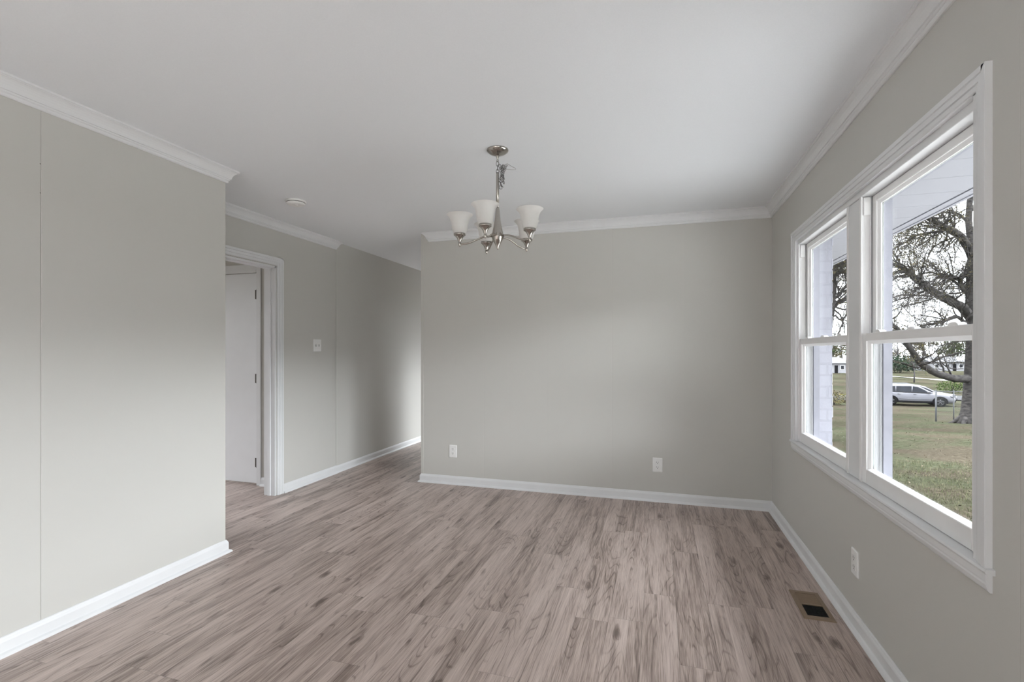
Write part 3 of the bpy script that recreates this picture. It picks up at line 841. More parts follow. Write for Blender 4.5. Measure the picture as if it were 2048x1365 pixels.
# toothed brick ends of the window reveal
mb = MB()
rr = random.Random(8)
z = .62
while z < 2.0:
    mb.box(XB - .004, XB + rr.uniform(.0005, .006), BY2 - rr.uniform(0, .002), BY2 + .2, z + .004, z + .071, bev=.003)
    z += .075
add_struct('trim_reveal_bricks', mb, M_brick)
add_struct('trim_exterior_sill', MB().prism([(XO, .66), (XB + .03, .628), (XB + .03, .58), (XO, .58)], 'y', BY1 - .02, BY2 + .02), M_brick)
M_soffit = mat('soffit_paint', (0.245, 0.245, 0.265), 0.6, 0, .1)
def soffit_mat(m):
    tc = N(m, 'ShaderNodeTexCoord')
    sp = N(m, 'ShaderNodeSeparateXYZ'); L(m, tc.outputs['Object'], sp.inputs[0])
    f = math_node(m, 'FRACT', math_node(m, 'DIVIDE', sp.outputs['Y'], 0.30))
    d = math_node(m, 'MINIMUM', f, math_node(m, 'SUBTRACT', 1.0, f))
    k = math_node(m, 'SUBTRACT', 1.0, math_node(m, 'MINIMUM', 1.0, math_node(m, 'DIVIDE', d, 0.03)))
    bp = N(m, 'ShaderNodeBump'); bp.inputs['Distance'].default_value = 1.0
    L(m, math_node(m, 'MULTIPLY', k, -0.005), bp.inputs['Height']); L(m, bp.outputs[0], bsdf(m).inputs['Normal'])
soffit_mat(M_soffit)
XS = 1.834
add_struct('ceiling_soffit', MB().box(XB, XS - .06, YE - .6, YH + .6, 2.25, 2.27), M_soffit)
add_struct('trim_fascia', MB().box(XS - .055, XS, YE - .6, YH + .6, 2.244, 2.27).box(XS, XS + .022, YE - .6, YH + .6, 2.238, 2.42), M_soffit)
M_roof = noisy(mat('roof_shingle', (0.08, 0.08, 0.085), 0.9), 12, (0.06, 0.06, 0.065), (0.1, 0.1, 0.105))
add_struct('roof', MB().add([(XS + .05, YE - .7, 2.40), (XS + .05, YH + .7, 2.40), (-3, YH + .7, 4.0), (-3, YE - .7, 4.0), (XL - 1, YE - .7, 2.6), (XL - 1, YH + .7, 2.6),
                             (XS + .05, YE - .7, 2.43), (XS + .05, YH + .7, 2.43), (-3, YH + .7, 4.05), (-3, YE - .7, 4.05), (XL - 1, YE - .7, 2.65), (XL - 1, YH + .7, 2.65)],
                            [(0, 1, 2, 3), (3, 2, 5, 4), (6, 7, 8, 9), (9, 8, 11, 10), (0, 1, 7, 6), (4, 5, 11, 10), (0, 6, 9, 3), (3, 9, 10, 4), (1, 2, 8, 7), (2, 5, 11, 8)]), M_roof)

# ---- terrain
def ground_z(x, y):
    t = x * FV.x + y * FV.y
    t = max(2.0, min(34.5, t))
    z = -.60 - (t - 2.0) * (2.06 / 32.5)
    return z + 0.03 * math.sin(x * .9 + y * .37) + 0.02 * math.sin(y * 1.3 - x * .5)
M_lawn = mat('autumn_lawn', (0.02, 0.02, 0.01), 1.0, 0, 0.0)
def lawn_mat(m):
    tc = N(m, 'ShaderNodeTexCoord')
    def nz(s, d=4):
        n = N(m, 'ShaderNodeTexNoise'); n.inputs['Scale'].default_value = s; n.inputs['Detail'].default_value = d; L(m, tc.outputs['Object'], n.inputs[0]); return n.outputs[0]
    def ramp(src, stops):
        r = N(m, 'ShaderNodeValToRGB'); L(m, src, r.inputs[0])
        el = r.color_ramp.elements
        el[0].position, el[0].color = stops[0][0], (*stops[0][1], 1)
        el[1].position, el[1].color = stops[-1][0], (*stops[-1][1], 1)
        for p, c in stops[1:-1]: el.new(p).color = (*c, 1)
        return r.outputs[0]
    def mix(f, a, b, mode='MIX'):
        x = N(m, 'ShaderNodeMix', data_type='RGBA', blend_type=mode)
        L(m, f, x.inputs[0]) if hasattr(f, 'links') else setattr(x.inputs[0], 'default_value', f)
        for i, c in ((6, a), (7, b)):
            if hasattr(c, 'links'): L(m, c, x.inputs[i])
            else: x.inputs[i].default_value = (*c, 1)
        return x.outputs[2]
    fine = ramp(nz(9, 6), [(.3, (.014, .0155, .0095)), (.5, (.029, .031, .019)), (.7, (.048, .049, .033))])
    dry = ramp(nz(14, 6), [(.3, (.018, .0145, .0105)), (.55, (.040, .033, .025)), (.75, (.072, .062, .048))])
    patch = ramp(nz(.55, 3), [(.42, (0, 0, 0)), (.60, (1, 1, 1))])
    c = mix(math_node(m, 'MULTIPLY', N_sep(m, patch), .9), fine, dry)
    big = ramp(nz(.16, 2), [(.35, (.75, .75, .75)), (.65, (1.2, 1.2, 1.2))])
    c = mix(1.0, c, big, 'MULTIPLY')
    L(m, c, bsdf(m).inputs['Base Color'])
    bp = N(m, 'ShaderNodeBump'); bp.inputs['Distance'].default_value = .04; L(m, nz(30, 4), bp.inputs['Height']); L(m, bp.outputs[0], bsdf(m).inputs['Normal'])
lawn_mat(M_lawn)
g = MB()
def axis_pts(lo, hi, near, step, growth):
    p = [near]
    s, x = step, near
    while x < hi:
        x += s; s *= growth; p.append(min(x, hi))
    s, x = step, near
    while x > lo:
        x -= s; s *= growth; p.insert(0, max(x, lo))
    return p
gx = axis_pts(-160, 200, 3, .8, 1.12)
gy = axis_pts(-160, 260, 5, .8, 1.10)
vs = [(x, y, ground_z(x, y)) for x in gx for y in gy]
ny = len(gy)
fs = [(i * ny + j, (i + 1) * ny + j, (i + 1) * ny + j + 1, i * ny + j + 1) for i in range(len(gx) - 1) for j in range(ny - 1)]
g.add(vs, fs, 0, True)
add_struct('ground_lawn', g, M_lawn)

def onground(u, t, dz=0.0):
    p = at(u, HY, t)
    return Vector((p.x, p.y, ground_z(p.x, p.y) + dz))
M_road = noisy(mat('grey_asphalt', (0.04, 0.04, 0.04), 0.95, 0, .02), 6, (0.035, 0.035, 0.037), (0.05, 0.05, 0.053))
M_conc = noisy(mat('pale_concrete', (0.30, 0.29, 0.27), 0.9), 4, (0.10, 0.098, 0.092), (0.13, 0.126, 0.12))
def strip(name, a, b, wid, m):
    a, b = Vector(a), Vector(b)
    d = (b - a).normalized(); sd = Vector((-d.y, d.x, 0)) * wid / 2
    k = MB(); vs = []; n = 24
    for i in range(n + 1):
        p = a.lerp(b, i / n)
        for s in (-1, 1):
            q = p + sd * s
            vs.append((q.x, q.y, ground_z(q.x, q.y) + .03))
    k.add(vs, [(2 * i, 2 * i + 2, 2 * i + 3, 2 * i + 1) for i in range(n)])
    b_ = len(k.v)
    k.add([(x, y, z - .1) for x, y, z in vs], [(2 * i, 2 * i + 1, 2 * i + 3, 2 * i + 2) for i in range(n)])
    return add_struct(name, k, m)
M_bounce = noisy(mat('bounce_concrete', (0.5, 0.49, 0.47), 0.9), 4, (0.46, 0.45, 0.43), (0.54, 0.53, 0.51))  # pale concrete of the slabs added to reflect daylight indoors
add_struct('path_bounce_walk', MB().box(1.3, 2.85, YE - 6, YH + 1, -.75, -.56), M_bounce)  # walk added to bounce light up to the ceiling
M_boards = noisy(mat('pale_blocker_boards', (0.30, 0.28, 0.25), 0.8), 3, (0.27, 0.25, 0.22), (0.33, 0.31, 0.28), 4, (4, 4, .4))
mb = MB()
for i in range(60):
    mb.box(-5 + i * .15, -5 + i * .15 + .143, -8.02, -8.0, -.75, 2.35, bev=.003)
add_struct('wall_light_block', mb, M_boards)  # unseen board fence added to block low sky behind the camera
add_struct('path_bounce_side', MB().box(2.95, 11, -14, 4.7, -.75, -.565), M_bounce)  # unseen slab added so daylight reaches the far ceiling and upper walls
add_struct('path_bounce_hall', MB().box(-5, 0.9, YH + .13, YH + 5, -.75, -.12), M_bounce)  # unseen slab added to throw light up through the hall opening
add_struct('path_bounce_rear', MB().box(-5, 1.3, YE - 6, YE - .13, -.75, -.12), M_bounce)  # unseen slab added to reflect sky in through the rear opening
strip('road', onground(1100, 41.5), onground(2500, 41.5), 4.2, M_road)
strip('path', onground(1640, 100), onground(1900, 66), 1.6, M_conc)


# ------------------------------------------------------------------ trees
M_bark = noisy(mat('grey_tree_bark', (0.03, 0.03, 0.03), 0.95, 0, 0.02), 7, (0.013, 0.0128, 0.0135), (0.060, 0.055, 0.053), 8, (1, 1, 2.2), 1.0)
M_bark_far = noisy(mat('distant_bark', (0.05, 0.05, 0.05), 0.9, 0, 0.02), 3, (0.035, 0.032, 0.034), (0.065, 0.06, 0.062))
def leaf_mat(name, cols):
    m = mat(name, cols[0], 0.8, 0, 0.02)
    g_ = N(m, 'ShaderNodeNewGeometry')
    r = N(m, 'ShaderNodeValToRGB'); L(m, g_.outputs['Random Per Island'], r.inputs[0])
    el = r.color_ramp.elements
    el[0].color = (*cols[0], 1); el[1].color = (*cols[-1], 1)
    for i, c in enumerate(cols[1:-1]): el.new((i + 1) / (len(cols) - 1)).color = (*c, 1)
    L(m, r.outputs[0], bsdf(m).inputs['Base Color'])
    return m
M_leaf = leaf_mat('olive_autumn_leaves', [(.046, .045, .018), (.075, .070, .026), (.082, .066, .034), (.052, .042, .026)])
M_leaf_green = leaf_mat('green_shrub_leaves', [(0.0175, 0.0300, 0.0090), (0.0350, 0.0550, 0.0150), (0.0500, 0.0650, 0.0200)])
M_leaf_dark = leaf_mat('evergreen_leaves', [(0.0084, 0.0175, 0.0105), (0.0154, 0.0294, 0.0168), (0.0210, 0.0350, 0.0210)])
M_leaf_gold = leaf_mat('fallen_leaves', [(0.06, 0.045, 0.027), (0.085, 0.07, 0.046), (0.035, 0.022, 0.015), (0.12, 0.105, 0.075)])
M_straw = leaf_mat('dry_grass', [(0.050, 0.055, 0.030), (0.080, 0.076, 0.048), (0.045, 0.056, 0.024), (0.13, 0.118, 0.08)])

def jitter(r, s): return Vector((r.uniform(-s, s), r.uniform(-s, s), r.uniform(-s, s)))
def add_leaf(mb, p, r, size):
    d = jitter(r, 1).normalized(); s = d.orthogonal().normalized()
    s = (Matrix.Rotation(r.uniform(0, 6.28), 3, d) @ s)
    a, b = d * size, s * size * .55
    n = a.cross(b).normalized() * size * .08
    mb.add([p, p + a * .5 + b, p + a, p + a * .5 - b, p + a * .5 + n], [(0, 1, 4), (1, 2, 4), (2, 3, 4), (3, 0, 4)])

def grow(wood, leaves, r, p, d, length, rad, depth, leafy, leaf_size, sides=(7, 5, 4, 3, 3), droop=.0, lvl=0, minr=.004):
    """a bough that wanders, tapers and forks into finer twigs"""
    n = max(3, int(4 + 3 * (depth > 0)))
    pts, rads = [Vector(p)], [rad]
    d = Vector(d).normalized()
    for i in range(n):
        d = (d + jitter(r, .28) + Vector((0, 0, .05 - droop))).normalized()
        pts.append(pts[-1] + d * length / n)
        rads.append(max(minr, rad * (1 - .75 * (i + 1) / n)))
    wood.tube(pts, rads, sides[min(lvl, len(sides) - 1)], cap=False)
    if depth <= 0:
        for i in range(1, n + 1):
            if r.random() < leafy: add_leaf(leaves, pts[i] + jitter(r, .05), r, leaf_size * r.uniform(.6, 1.2))
        return
    k = r.randint(4, 6)
    for i in range(k):
        f = .22 + .78 * (i + r.random()) / k
        q = f * n; j = min(int(q), n - 1)
        pp = pts[j].lerp(pts[j + 1], q - j)
        ax = d.orthogonal()
        ax = Matrix.Rotation(r.uniform(0, 6.28), 3, d) @ ax
        nd = (d * r.uniform(.35, .9) + ax.normalized() * r.uniform(.5, 1.0)).normalized()
        grow(wood, leaves, r, pp, nd, length * r.uniform(.45, .7) * (1.1 - .4 * f), max(minr, rads[j] * .55), depth - 1, leafy, leaf_size, sides, droop, lvl + 1, minr)

def bough(wood, leaves, r, pix, t0, rads, twigs, leafy, leaf_size, dt=0.0, twig_len=1.6, depth=2, sides=9, lift=None):
    """main limb through given places; twigs along it"""
    pts = []
    for i, (u, v) in enumerate(pix):
        pts.append(at(u, v, t0 + dt * i))
    # smooth the limb
    fine, fr_ = [], []
    for i in range(len(pts) - 1):
        p0, p1, p2, p3 = pts[max(i - 1, 0)], pts[i], pts[i + 1], pts[min(i + 2, len(pts) - 1)]
        for s in range(4):
            f = s / 4
            q = .5 * ((2 * p1) + (p2 - p0) * f + (2 * p0 - 5 * p1 + 4 * p2 - p3) * f * f + (3 * p1 - p0 - 3 * p2 + p3) * f ** 3)
            fine.append(q + jitter(r, .012)); fr_.append(rads[i] + (rads[i + 1] - rads[i]) * f)
    fine.append(pts[-1]); fr_.append(rads[-1])
    wood.tube(fine, fr_, sides, cap=True)
    for i in range(twigs):
        f = r.uniform(.12, 1.0)
        j = min(int(f * (len(fine) - 1)), len(fine) - 2)
        d = (fine[j + 1] - fine[j]).normalized()
        ax = Matrix.Rotation(r.uniform(0, 6.28), 3, d) @ d.orthogonal().normalized()
        nd = d * r.uniform(.2, .8) + ax * r.uniform(.5, 1.0)
        if lift is not None: nd.z = abs(nd.z) * .7 + lift
        grow(wood, leaves, r, fine[j], nd, twig_len * r.uniform(.6, 1.3), min(fr_[j] * .45, .045), depth, leafy, leaf_size, sides=(5, 4, 3, 3), minr=.0045, droop=.03)

# the big maple by the fence
TT = 20.7
r = random.Random(21)
base = onground(1938, TT)
tree = thing('shade_tree', 'large grey-barked tree with spreading limbs and sparse olive leaves by the wire fence', 'tree', base)
wood, leaves, trunk = MB(), MB(), MB()
tp = [(1938, 853), (1938, 842), (1940, 825), (1942, 790), (1944, 755), (1946, 715), (1947, 680), (1944, 640), (1941, 600), (1941, 560), (1943, 520), (1941, 480), (1937, 440), (1940, 395), (1945, 340), (1948, 280)]
tr_ = [.50, .38, .31, .275, .265, .255, .24, .21, .17, .145, .135, .125, .115, .10, .08, .05]
pts = [at(u, v, TT) for u, v in tp]
pts[0].z = base.z - .15
trunk.tube(pts, tr_, 14)
for k in range(7):   # buttress roots
    a = k * .9 + .3
    q = Vector((math.cos(a), math.sin(a), 0))
    zz = base.z
    trunk.tube([Vector((base.x, base.y, zz + .30)) + q * .20, Vector((base.x, base.y, zz + .12)) + q * .36, Vector((base.x, base.y, zz - .02)) + q * .56, Vector((base.x, base.y, zz - .12)) + q * .8], [.10, .10, .06, .02], 8)
LS = .042
B = [
    ([(1944, 757), (1915, 758), (1890, 753), (1868, 745), (1852, 735), (1838, 723), (1826, 706), (1812, 686), (1796, 660), (1770, 640)], -.10, [.17, .155, .145, .135, .13, .12, .11, .10, .09, .07], 9, .7),
    ([(1840, 730), (1858, 726), (1876, 719), (1892, 712), (1915, 707), (1932, 701)], .05, [.05, .045, .045, .04, .03, .02], 5, .9),
    ([(1846, 733), (1830, 735), (1808, 728), (1784, 721), (1755, 712)], -.1, [.05, .04, .03, .025, .02], 5, .8),
    ([(1880, 722), (1893, 734), (1905, 738), (1926, 738)], .05, [.025, .02, .02, .015], 4, .5),
    ([(1882, 692), (1893, 688), (1912, 684), (1940, 683)], .05, [.025, .025, .02, .015], 6, .6),
    ([(1944, 640), (1926, 616), (1906, 606), (1884, 594), (1862, 581), (1846, 569), (1830, 556), (1818, 545), (1790, 530), (1760, 520)], -.12, [.19, .18, .17, .16, .15, .14, .125, .10, .07, .04], 22, .45),
    ([(1940, 660), (1915, 634), (1890, 642), (1865, 648), (1845, 652), (1815, 665)], -.1, [.08, .07, .06, .05, .045, .03], 22, .3),
    ([(1941, 590), (1926, 580), (1920, 562), (1910, 555), (1890, 552), (1865, 546), (1835, 548)], .1, [.10, .09, .075, .06, .05, .04, .02], 36, 2.2),
    ([(1920, 560), (1932, 545), (1945, 534), (1965, 528)], .1, [.07, .065, .06, .05], 8, .8),
    ([(1943, 512), (1934, 492), (1920, 472), (1900, 460), (1884, 452), (1868, 440), (1852, 428), (1830, 410), (1800, 390)], -.12, [.16, .155, .15, .14, .12, .10, .08, .06, .04], 30, .7),
    ([(1895, 461), (1875, 463), (1850, 467), (1830, 473), (1812, 484), (1795, 494), (1770, 510)], -.15, [.055, .05, .045, .04, .035, .03, .02], 40, 2.2),
    ([(1920, 475), (1908, 490), (1911, 508), (1908, 525)], .0, [.03, .025, .022, .015], 8, .7),
    ([(1938, 450), (1920, 430), (1895, 425), (1870, 428), (1840, 420)], .2, [.06, .05, .045, .04, .02], 16, .8),
    ([(1942, 420), (1960, 400), (1985, 370)], .2, [.08, .06, .03], 12, .7),
    ([(1945, 610), (1960, 580), (1985, 550), (2010, 500)], .1, [.12, .1, .08, .04], 12, .5),
    ([(1940, 640), (1905, 594), (1850, 592), (1810, 590), (1780, 596)], -.5, [.04, .035, .03, .025, .015], 20, .4),
    ([(1865, 597), (1840, 606), (1815, 611), (1795, 617), (1775, 628)], -.3, [.03, .028, .024, .02, .012], 20, .4),
]
for bi, (pix, dt, rads, tw, lf) in enumerate(B):
    bough(wood, leaves, r, pix, TT, rads, int(tw * 1.15), lf * .5, LS, dt, 1.0 if bi < 5 else 1.45, 2, lift=.15 if bi < 5 else None)
trunk.build('trunk', M_bark, tree, origin=base)
wood.build('branches', M_bark, tree, origin=base)
lv = leaves.build('leaves', M_leaf, tree, origin=base)
lv['kind'] = 'stuff'

# a second tree nearer the house corner
T2 = 15.0
r = random.Random(5)
base2 = onground(1645, T2)
tree2 = thing('shade_tree', 'dark tree whose limbs show through the far window beside the brick edge', 'tree', base2)
wood, leaves, trunk = MB(), MB(), MB()
pts = [at(u, v, T2) for u, v in [(1640, 860), (1642, 800), (1644, 740), (1648, 690), (1653, 650), (1658, 615), (1661, 580), (1662, 550), (1666, 520), (1676, 490), (1690, 450)]]
pts[0].z = base2.z - .1
trunk.tube(pts, [.26, .2, .18, .17, .165, .16, .15, .14, .12, .09, .05], 12)
for pix, dt, rads, tw, lf in [
    ([(1656, 625), (1668, 613), (1680, 604), (1695, 596), (1715, 585), (1740, 580)], .1, [.07, .06, .055, .05, .04, .02], 16, .3),
    ([(1662, 560), (1672, 535), (1688, 525), (1710, 520)], .1, [.09, .07, .06, .04], 16, .8),
    ([(1660, 600), (1676, 592), (1690, 575), (1705, 560)], -.1, [.06, .05, .04, .03], 12, .4),
    ([(1652, 650), (1668, 632), (1682, 640), (1697, 628), (1720, 615)], -.1, [.03, .025, .025, .02, .015], 14, .3),
    ([(1676, 670), (1684, 650), (1690, 632), (1698, 618)], .1, [.02, .022, .02, .015], 8, .3),
    ([(1661, 575), (1668, 548), (1675, 530), (1690, 500), (1720, 480)], -.1, [.07, .06, .05, .04, .02], 18, .9),
    ([(1664, 540), (1655, 510), (1640, 480)], -.1, [.08, .06, .03], 12, .8)]:
    bough(wood, leaves, r, pix, T2, rads, tw, lf * .6, .055, dt, 1.1, 2)
trunk.build('trunk', M_bark, tree2, origin=base2)
wood.build('branches', M_bark, tree2, origin=base2)
lv = leaves.build('leaves', M_leaf, tree2, origin=base2)
lv['kind'] = 'stuff'

# ---- chain-link fence
TF = 20.9
M_galv = noisy(mat('galvanised_steel', (0.2, 0.2, 0.2), 0.7, 0.0, 0.05), 30, (0.09, 0.093, 0.10), (0.12, 0.123, 0.13))
fa, fb = onground(1872, 21.9), onground(2060, 21.6)
fence = thing('chain_link_fence', 'low galvanised chain-link fence running behind the big tree', 'fence', fa)
FH = 1.36
nposts = 4
for i in range(nposts):
    f = i / (nposts - 1) if i != 1 else .19
    p = fa.lerp(fb, f)
    gz = ground_z(p.x, p.y)
    rad = .034 if i == 0 else .022
    MB().tube([(p.x, p.y, gz - .05), (p.x, p.y, gz + FH)], rad, 10).lathe([(rad, 0), (rad * 1.1, .01), (rad * .7, .04), (.0001, .05)], (p.x, p.y, gz + FH), 10).build('post', M_galv, fence, origin=fa)
MB().tube([fa + Vector((0, 0, FH - .03)), fb + Vector((0, 0, FH - .03))], .022, 8).build('top_rail', M_galv, fence, origin=fa)
mesh = MB()
flen = (fb - fa).length
fd = (fb - fa).normalized()
cell = .085
n_ = int(flen / cell)
def fpt(a, h): return fa + fd * a + Vector((0, 0, h))
for i in range(-int(FH / cell), n_):
    for s in (1, -1):
        a0 = i * cell
        h0, h1 = .03, FH - .04
        A0, A1 = (a0, a0 + (h1 - h0)) if s == 1 else (a0 + (h1 - h0), a0)
        q0, q1 = (A0, h0), (A1, h1)
        # clip to the fence ends
        def clip(q0, q1):
            (x0, y0), (x1, y1) = q0, q1
            if x0 < 0 and x1 < 0 or x0 > flen and x1 > flen: return None
            for lim, less in ((0, True), (flen, False)):
                for sw_ in range(2):
                    if (x0 < lim) if less else (x0 > lim):
                        f = (lim - x0) / (x1 - x0); x0, y0 = lim, y0 + (y1 - y0) * f
                    x0, y0, x1, y1 = x1, y1, x0, y0
            return (x0, y0), (x1, y1)
        c = clip(q0, q1)
        if c: mesh.tube([fpt(*c[0]), fpt(*c[1])], .0022, 3, cap=False)
mesh.build('wire_mesh', M_galv, fence, origin=fa)

# ---- parked cars
M_carw = noisy(mat('silver_white_car_paint', (0.42, 0.42, 0.46), 0.35, 0.0, 0.06), 3, (0.115, 0.115, 0.13), (0.125, 0.125, 0.14))
M_carglass = noisy(mat('dark_car_glass', (0.03, 0.035, 0.045), 0.15, 0, 0.05), 2, (0.006, 0.007, 0.010), (0.016, 0.018, 0.024))
M_clad = noisy(mat('black_plastic_cladding', (0.004, 0.004, 0.005), 0.7, 0, 0.01), 20, (0.003, 0.003, 0.004), (0.005, 0.005, 0.0065))
M_tyre = noisy(mat('tyre_rubber', (0.003, 0.003, 0.003), 0.9, 0, 0.01), 20, (0.0025, 0.0025, 0.0025), (0.004, 0.004, 0.004))
M_rim = noisy(mat('alloy_rim', (0.1, 0.1, 0.11), 0.4, 0.3), 20, (0.03, 0.03, 0.034), (0.042, 0.042, 0.046))
M_lampc = noisy(mat('headlamp_lens', (0.06, 0.06, 0.07), 0.2, 0, .05), 8, (0.05, 0.05, 0.06), (0.08, 0.08, 0.09))
M_tail = noisy(mat('tail_lamp_red', (0.05, 0.004, 0.004), 0.2, 0, .05), 8, (0.045, 0.003, 0.003), (0.06, 0.005, 0.005))
def loft(mb, secs, mi=0):
    n = len(secs[0][1])
    vs, fs = [], []
    for x, ring_ in secs: vs += [(x, y, z) for y, z in ring_]
    for i in range(len(secs) - 1):
        for k in range(n):
            k2 = (k + 1) % n
            fs.append((i * n + k, i * n + k2, (i + 1) * n + k2, (i + 1) * n + k))
    fs.append(tuple(range(n))); fs.append(tuple((len(secs) - 1) * n + k for k in reversed(range(n))))
    mb.add(vs, fs, mi, True)
def make_suv(label, loc, rotz):
    c = thing('parked_car', label, 'car', loc, (0, 0, rotz))
    body = MB()
    st_ = [(-2.33, .42, .86, .62), (-2.28, .38, 1.0, .78), (-2.1, .34, 1.08, .88), (-1.7, .30, 1.10, .925), (-.8, .28, 1.08, .935), (.2, .28, 1.05, .935), (1.0, .28, 1.03, .93), (1.5, .30, .99, .92), (1.95, .32, .91, .88), (2.2, .34, .82, .80), (2.32, .38, .70, .68), (2.36, .44, .60, .58)]
    secs = []
    for x, zb, zd, w in st_:
        m_ = (zb + zd) / 2
        half = [(w - .10, zb), (w - .02, zb + .12), (w, m_), (w - .02, zd - .12), (w - .07, zd - .02), (w - .22, zd + .015)]
        secs.append((x, half + [(-y, z) for y, z in reversed(half)]))
    loft(body, secs)
    cab = [(-2.24, 1.06, 1.10, .80, .76), (-2.12, 1.06, 1.36, .84, .70), (-1.95, 1.06, 1.55, .86, .66), (-1.6, 1.06, 1.645, .87, .655), (-.8, 1.05, 1.685, .88, .66), (-.1, 1.03, 1.67, .88, .655), (.25, 1.02, 1.60, .88, .65), (.6, 1.01, 1.38, .88, .70), (1.08, 1.0, 1.05, .86, .80)]
    secs = []
    for x, z0, z1, w0, w1 in cab:
        half = [(w0, z0), (w0 * .5 + w1 * .5, z0 + (z1 - z0) * .55), (w1, z1 - .05), (w1 - .10, z1), (w1 * .4, z1 + .012)]
        secs.append((x, half + [(-y, z) for y, z in reversed(half)]))
    loft(body, secs)
    b = body.build('body', M_carw, c)
    def side_y(z): return .885 - (z - 1.05) * .36
    def panel(name, poly, m, sgn, off=.012):
        k = MB(); n = len(poly)
        vs = [(x, sgn * (side_y(z) + off), z) for x, z in poly] + [(x, sgn * (side_y(z) - .02), z) for x, z in poly]
        k.add(vs, [tuple(range(n)), tuple(range(2 * n - 1, n - 1, -1))] + [(i, (i + 1) % n, n + (i + 1) % n, n + i) for i in range(n)])
        return k.build(name, m, c)
    for s in (-1, 1):
        panel('side_window', [(-1.98, 1.14), (-1.15, 1.12), (-1.12, 1.53), (-1.45, 1.525), (-1.75, 1.44)], M_carglass, s)
        panel('side_window', [(-1.09, 1.12), (-.22, 1.10), (-.16, 1.545), (-1.06, 1.535)], M_carglass, s)
        panel('side_window', [(-.15, 1.10), (.80, 1.09), (.52, 1.30), (.20, 1.50), (-.09, 1.545)], M_carglass, s)
        k = MB().box(-1.75, 1.5, s * .90, s * .948, .26, .42, bev=.02)
        k.build('side_cladding', M_clad, c)
        k = MB().box(-1.55, 1.3, s * .93, s * .945, .56, .60, bev=.006); k.build('door_moulding', M_carw, c)
        for x in (-.95, -.02):
            MB().box(x - .09, x + .09, s * .925, s * .955, .93, .965, bev=.01).build('door_handle', M_carw, c)
        MB().box(.68, .86, s * .88, s * 1.08, 1.06, 1.20, bev=.045).build('side_mirror', M_carw, c)
        MB().box(1.95, 2.22, s * .62, s * .87, .74, .88, bev=.05).build('headlamp', M_lampc, c)
        MB().box(-2.30, -2.06, s * .66, s * .87, .92, 1.12, bev=.04).build('tail_lamp', M_tail, c)
        MB().tube([(-1.5, s * .62, 1.70), (-1.3, s * .62, 1.735), (-.3, s * .62, 1.735), (-.05, s * .62, 1.70)], .016, 8).build('roof_rail', M_carw, c)
        for x in (-1.42, 1.40):
            k = MB()
            n = 20
            vs, fs = [], []
            for i in range(n + 1):
                a = math.pi * (i / n) * 1.16 - .25
                for rr_, yy in ((.36, s * .80), (.445, s * .80), (.445, s * .953), (.36, s * .953)):
                    vs.append((x + rr_ * math.cos(a), yy, .37 + rr_ * math.sin(a)))
            for i in range(n):
                for q in range(4):
                    q2 = (q + 1) % 4
                    fs.append((i * 4 + q, i * 4 + q2, i * 4 + 4 + q2, i * 4 + 4 + q))
            k.add(vs, fs + [(0, 1, 2, 3), (n * 4 + 3, n * 4 + 2, n * 4 + 1, n * 4)])
            k.build('wheel_arch', M_clad, c)
            w = MB().lathe([(.22, -.11), (.34, -.11), (.365, -.08), (.37, 0), (.365, .08), (.34, .11), (.22, .11), (.22, -.11)], (x, s * .84, .37), 28, axis='y').build('wheel', M_tyre, c)
            rm = MB()
            rm.lathe([(.235, -.10), (.235, .112), (.215, .112), (.20, .06), (.20, -.10), (.235, -.10)], (x, s * .84, .37), 28, axis='y')
            rm.lathe([(.05, 0), (.05, s * .11), (.0001, s * .115)], (x, s * .84, .37), 12, axis='y')
            for q in range(5):
                a = 2 * math.pi * q / 5 + .3
                p0 = Vector((x, s * .94, .37)); p1 = p0 + Vector((math.cos(a) * .215, 0, math.sin(a) * .215))
                rm.tube([p0, p1], [.03, .024], 6)
            rm.build('rim', M_rim, w)
            MB().lathe([(.0001, s * .02), (.2, s * .02), (.2, s * .03), (.0001, s * .03)], (x, s * .84, .37), 20, axis='y').build('brake_disc', M_clad, w)
    # windscreen and rear window lie on the cabin's slope
    def slope(name, p, m):
        k = MB(); (x0, z0, w0), (x1, z1, w1) = p
        vs = [(x0 + .02, w0, z0), (x0 + .02, -w0, z0), (x1 + .02, -w1, z1), (x1 + .02, w1, z1), (x0 - .03, w0, z0 - .02), (x0 - .03, -w0, z0 - .02), (x1 - .03, -w1, z1 - .02), (x1 - .03, w1, z1 - .02)]
        k.add(vs, [(0, 1, 2, 3), (4, 5, 6, 7), (0, 1, 5, 4), (1, 2, 6, 5), (2, 3, 7, 6), (3, 0, 4, 7)]); k.build(name, m, c)
    slope('windscreen', ((1.02, 1.10, .72), (.36, 1.555, .58)), M_carglass)
    slope('rear_window', ((-2.20, 1.16, .66), (-1.99, 1.52, .56)), M_carglass)
    MB().box(2.24, 2.39, -.42, .42, .60, .72, bev=.02).build('grille', M_clad, c)
    MB().box(2.15, 2.37, -.62, .62, .36, .50, bev=.04).build('lower_grille', M_clad, c)
    for s in (-1, 1): MB().box(2.13, 2.33, s * .50, s * .70, .50, .60, bev=.03).build('fog_lamp', M_clad, c)
    MB().box(-2.36, -2.15, -.7, .7, .36, .55, bev=.05).build('rear_bumper', M_clad, c)
    return c
pf_, pr_ = onground(1876, 34.6), onground(1785.5, 35.7)
d = (pf_ - pr_); d.z = 0; d.normalize()
nrm = Vector((-d.y, d.x, 0))
if nrm.dot(Vector((-pf_.x, -pf_.y, 0))) > 0: nrm = -nrm
mid = (pf_ + pr_) / 2 + nrm * .84
ang = math.atan2(d.y, d.x)
mid.z = ground_z(mid.x, mid.y) + .0
suv = make_suv('silver white SUV parked beyond the lawn, seen side-on left of the big tree', mid, ang)
suv.scale = (1, 1, .92)
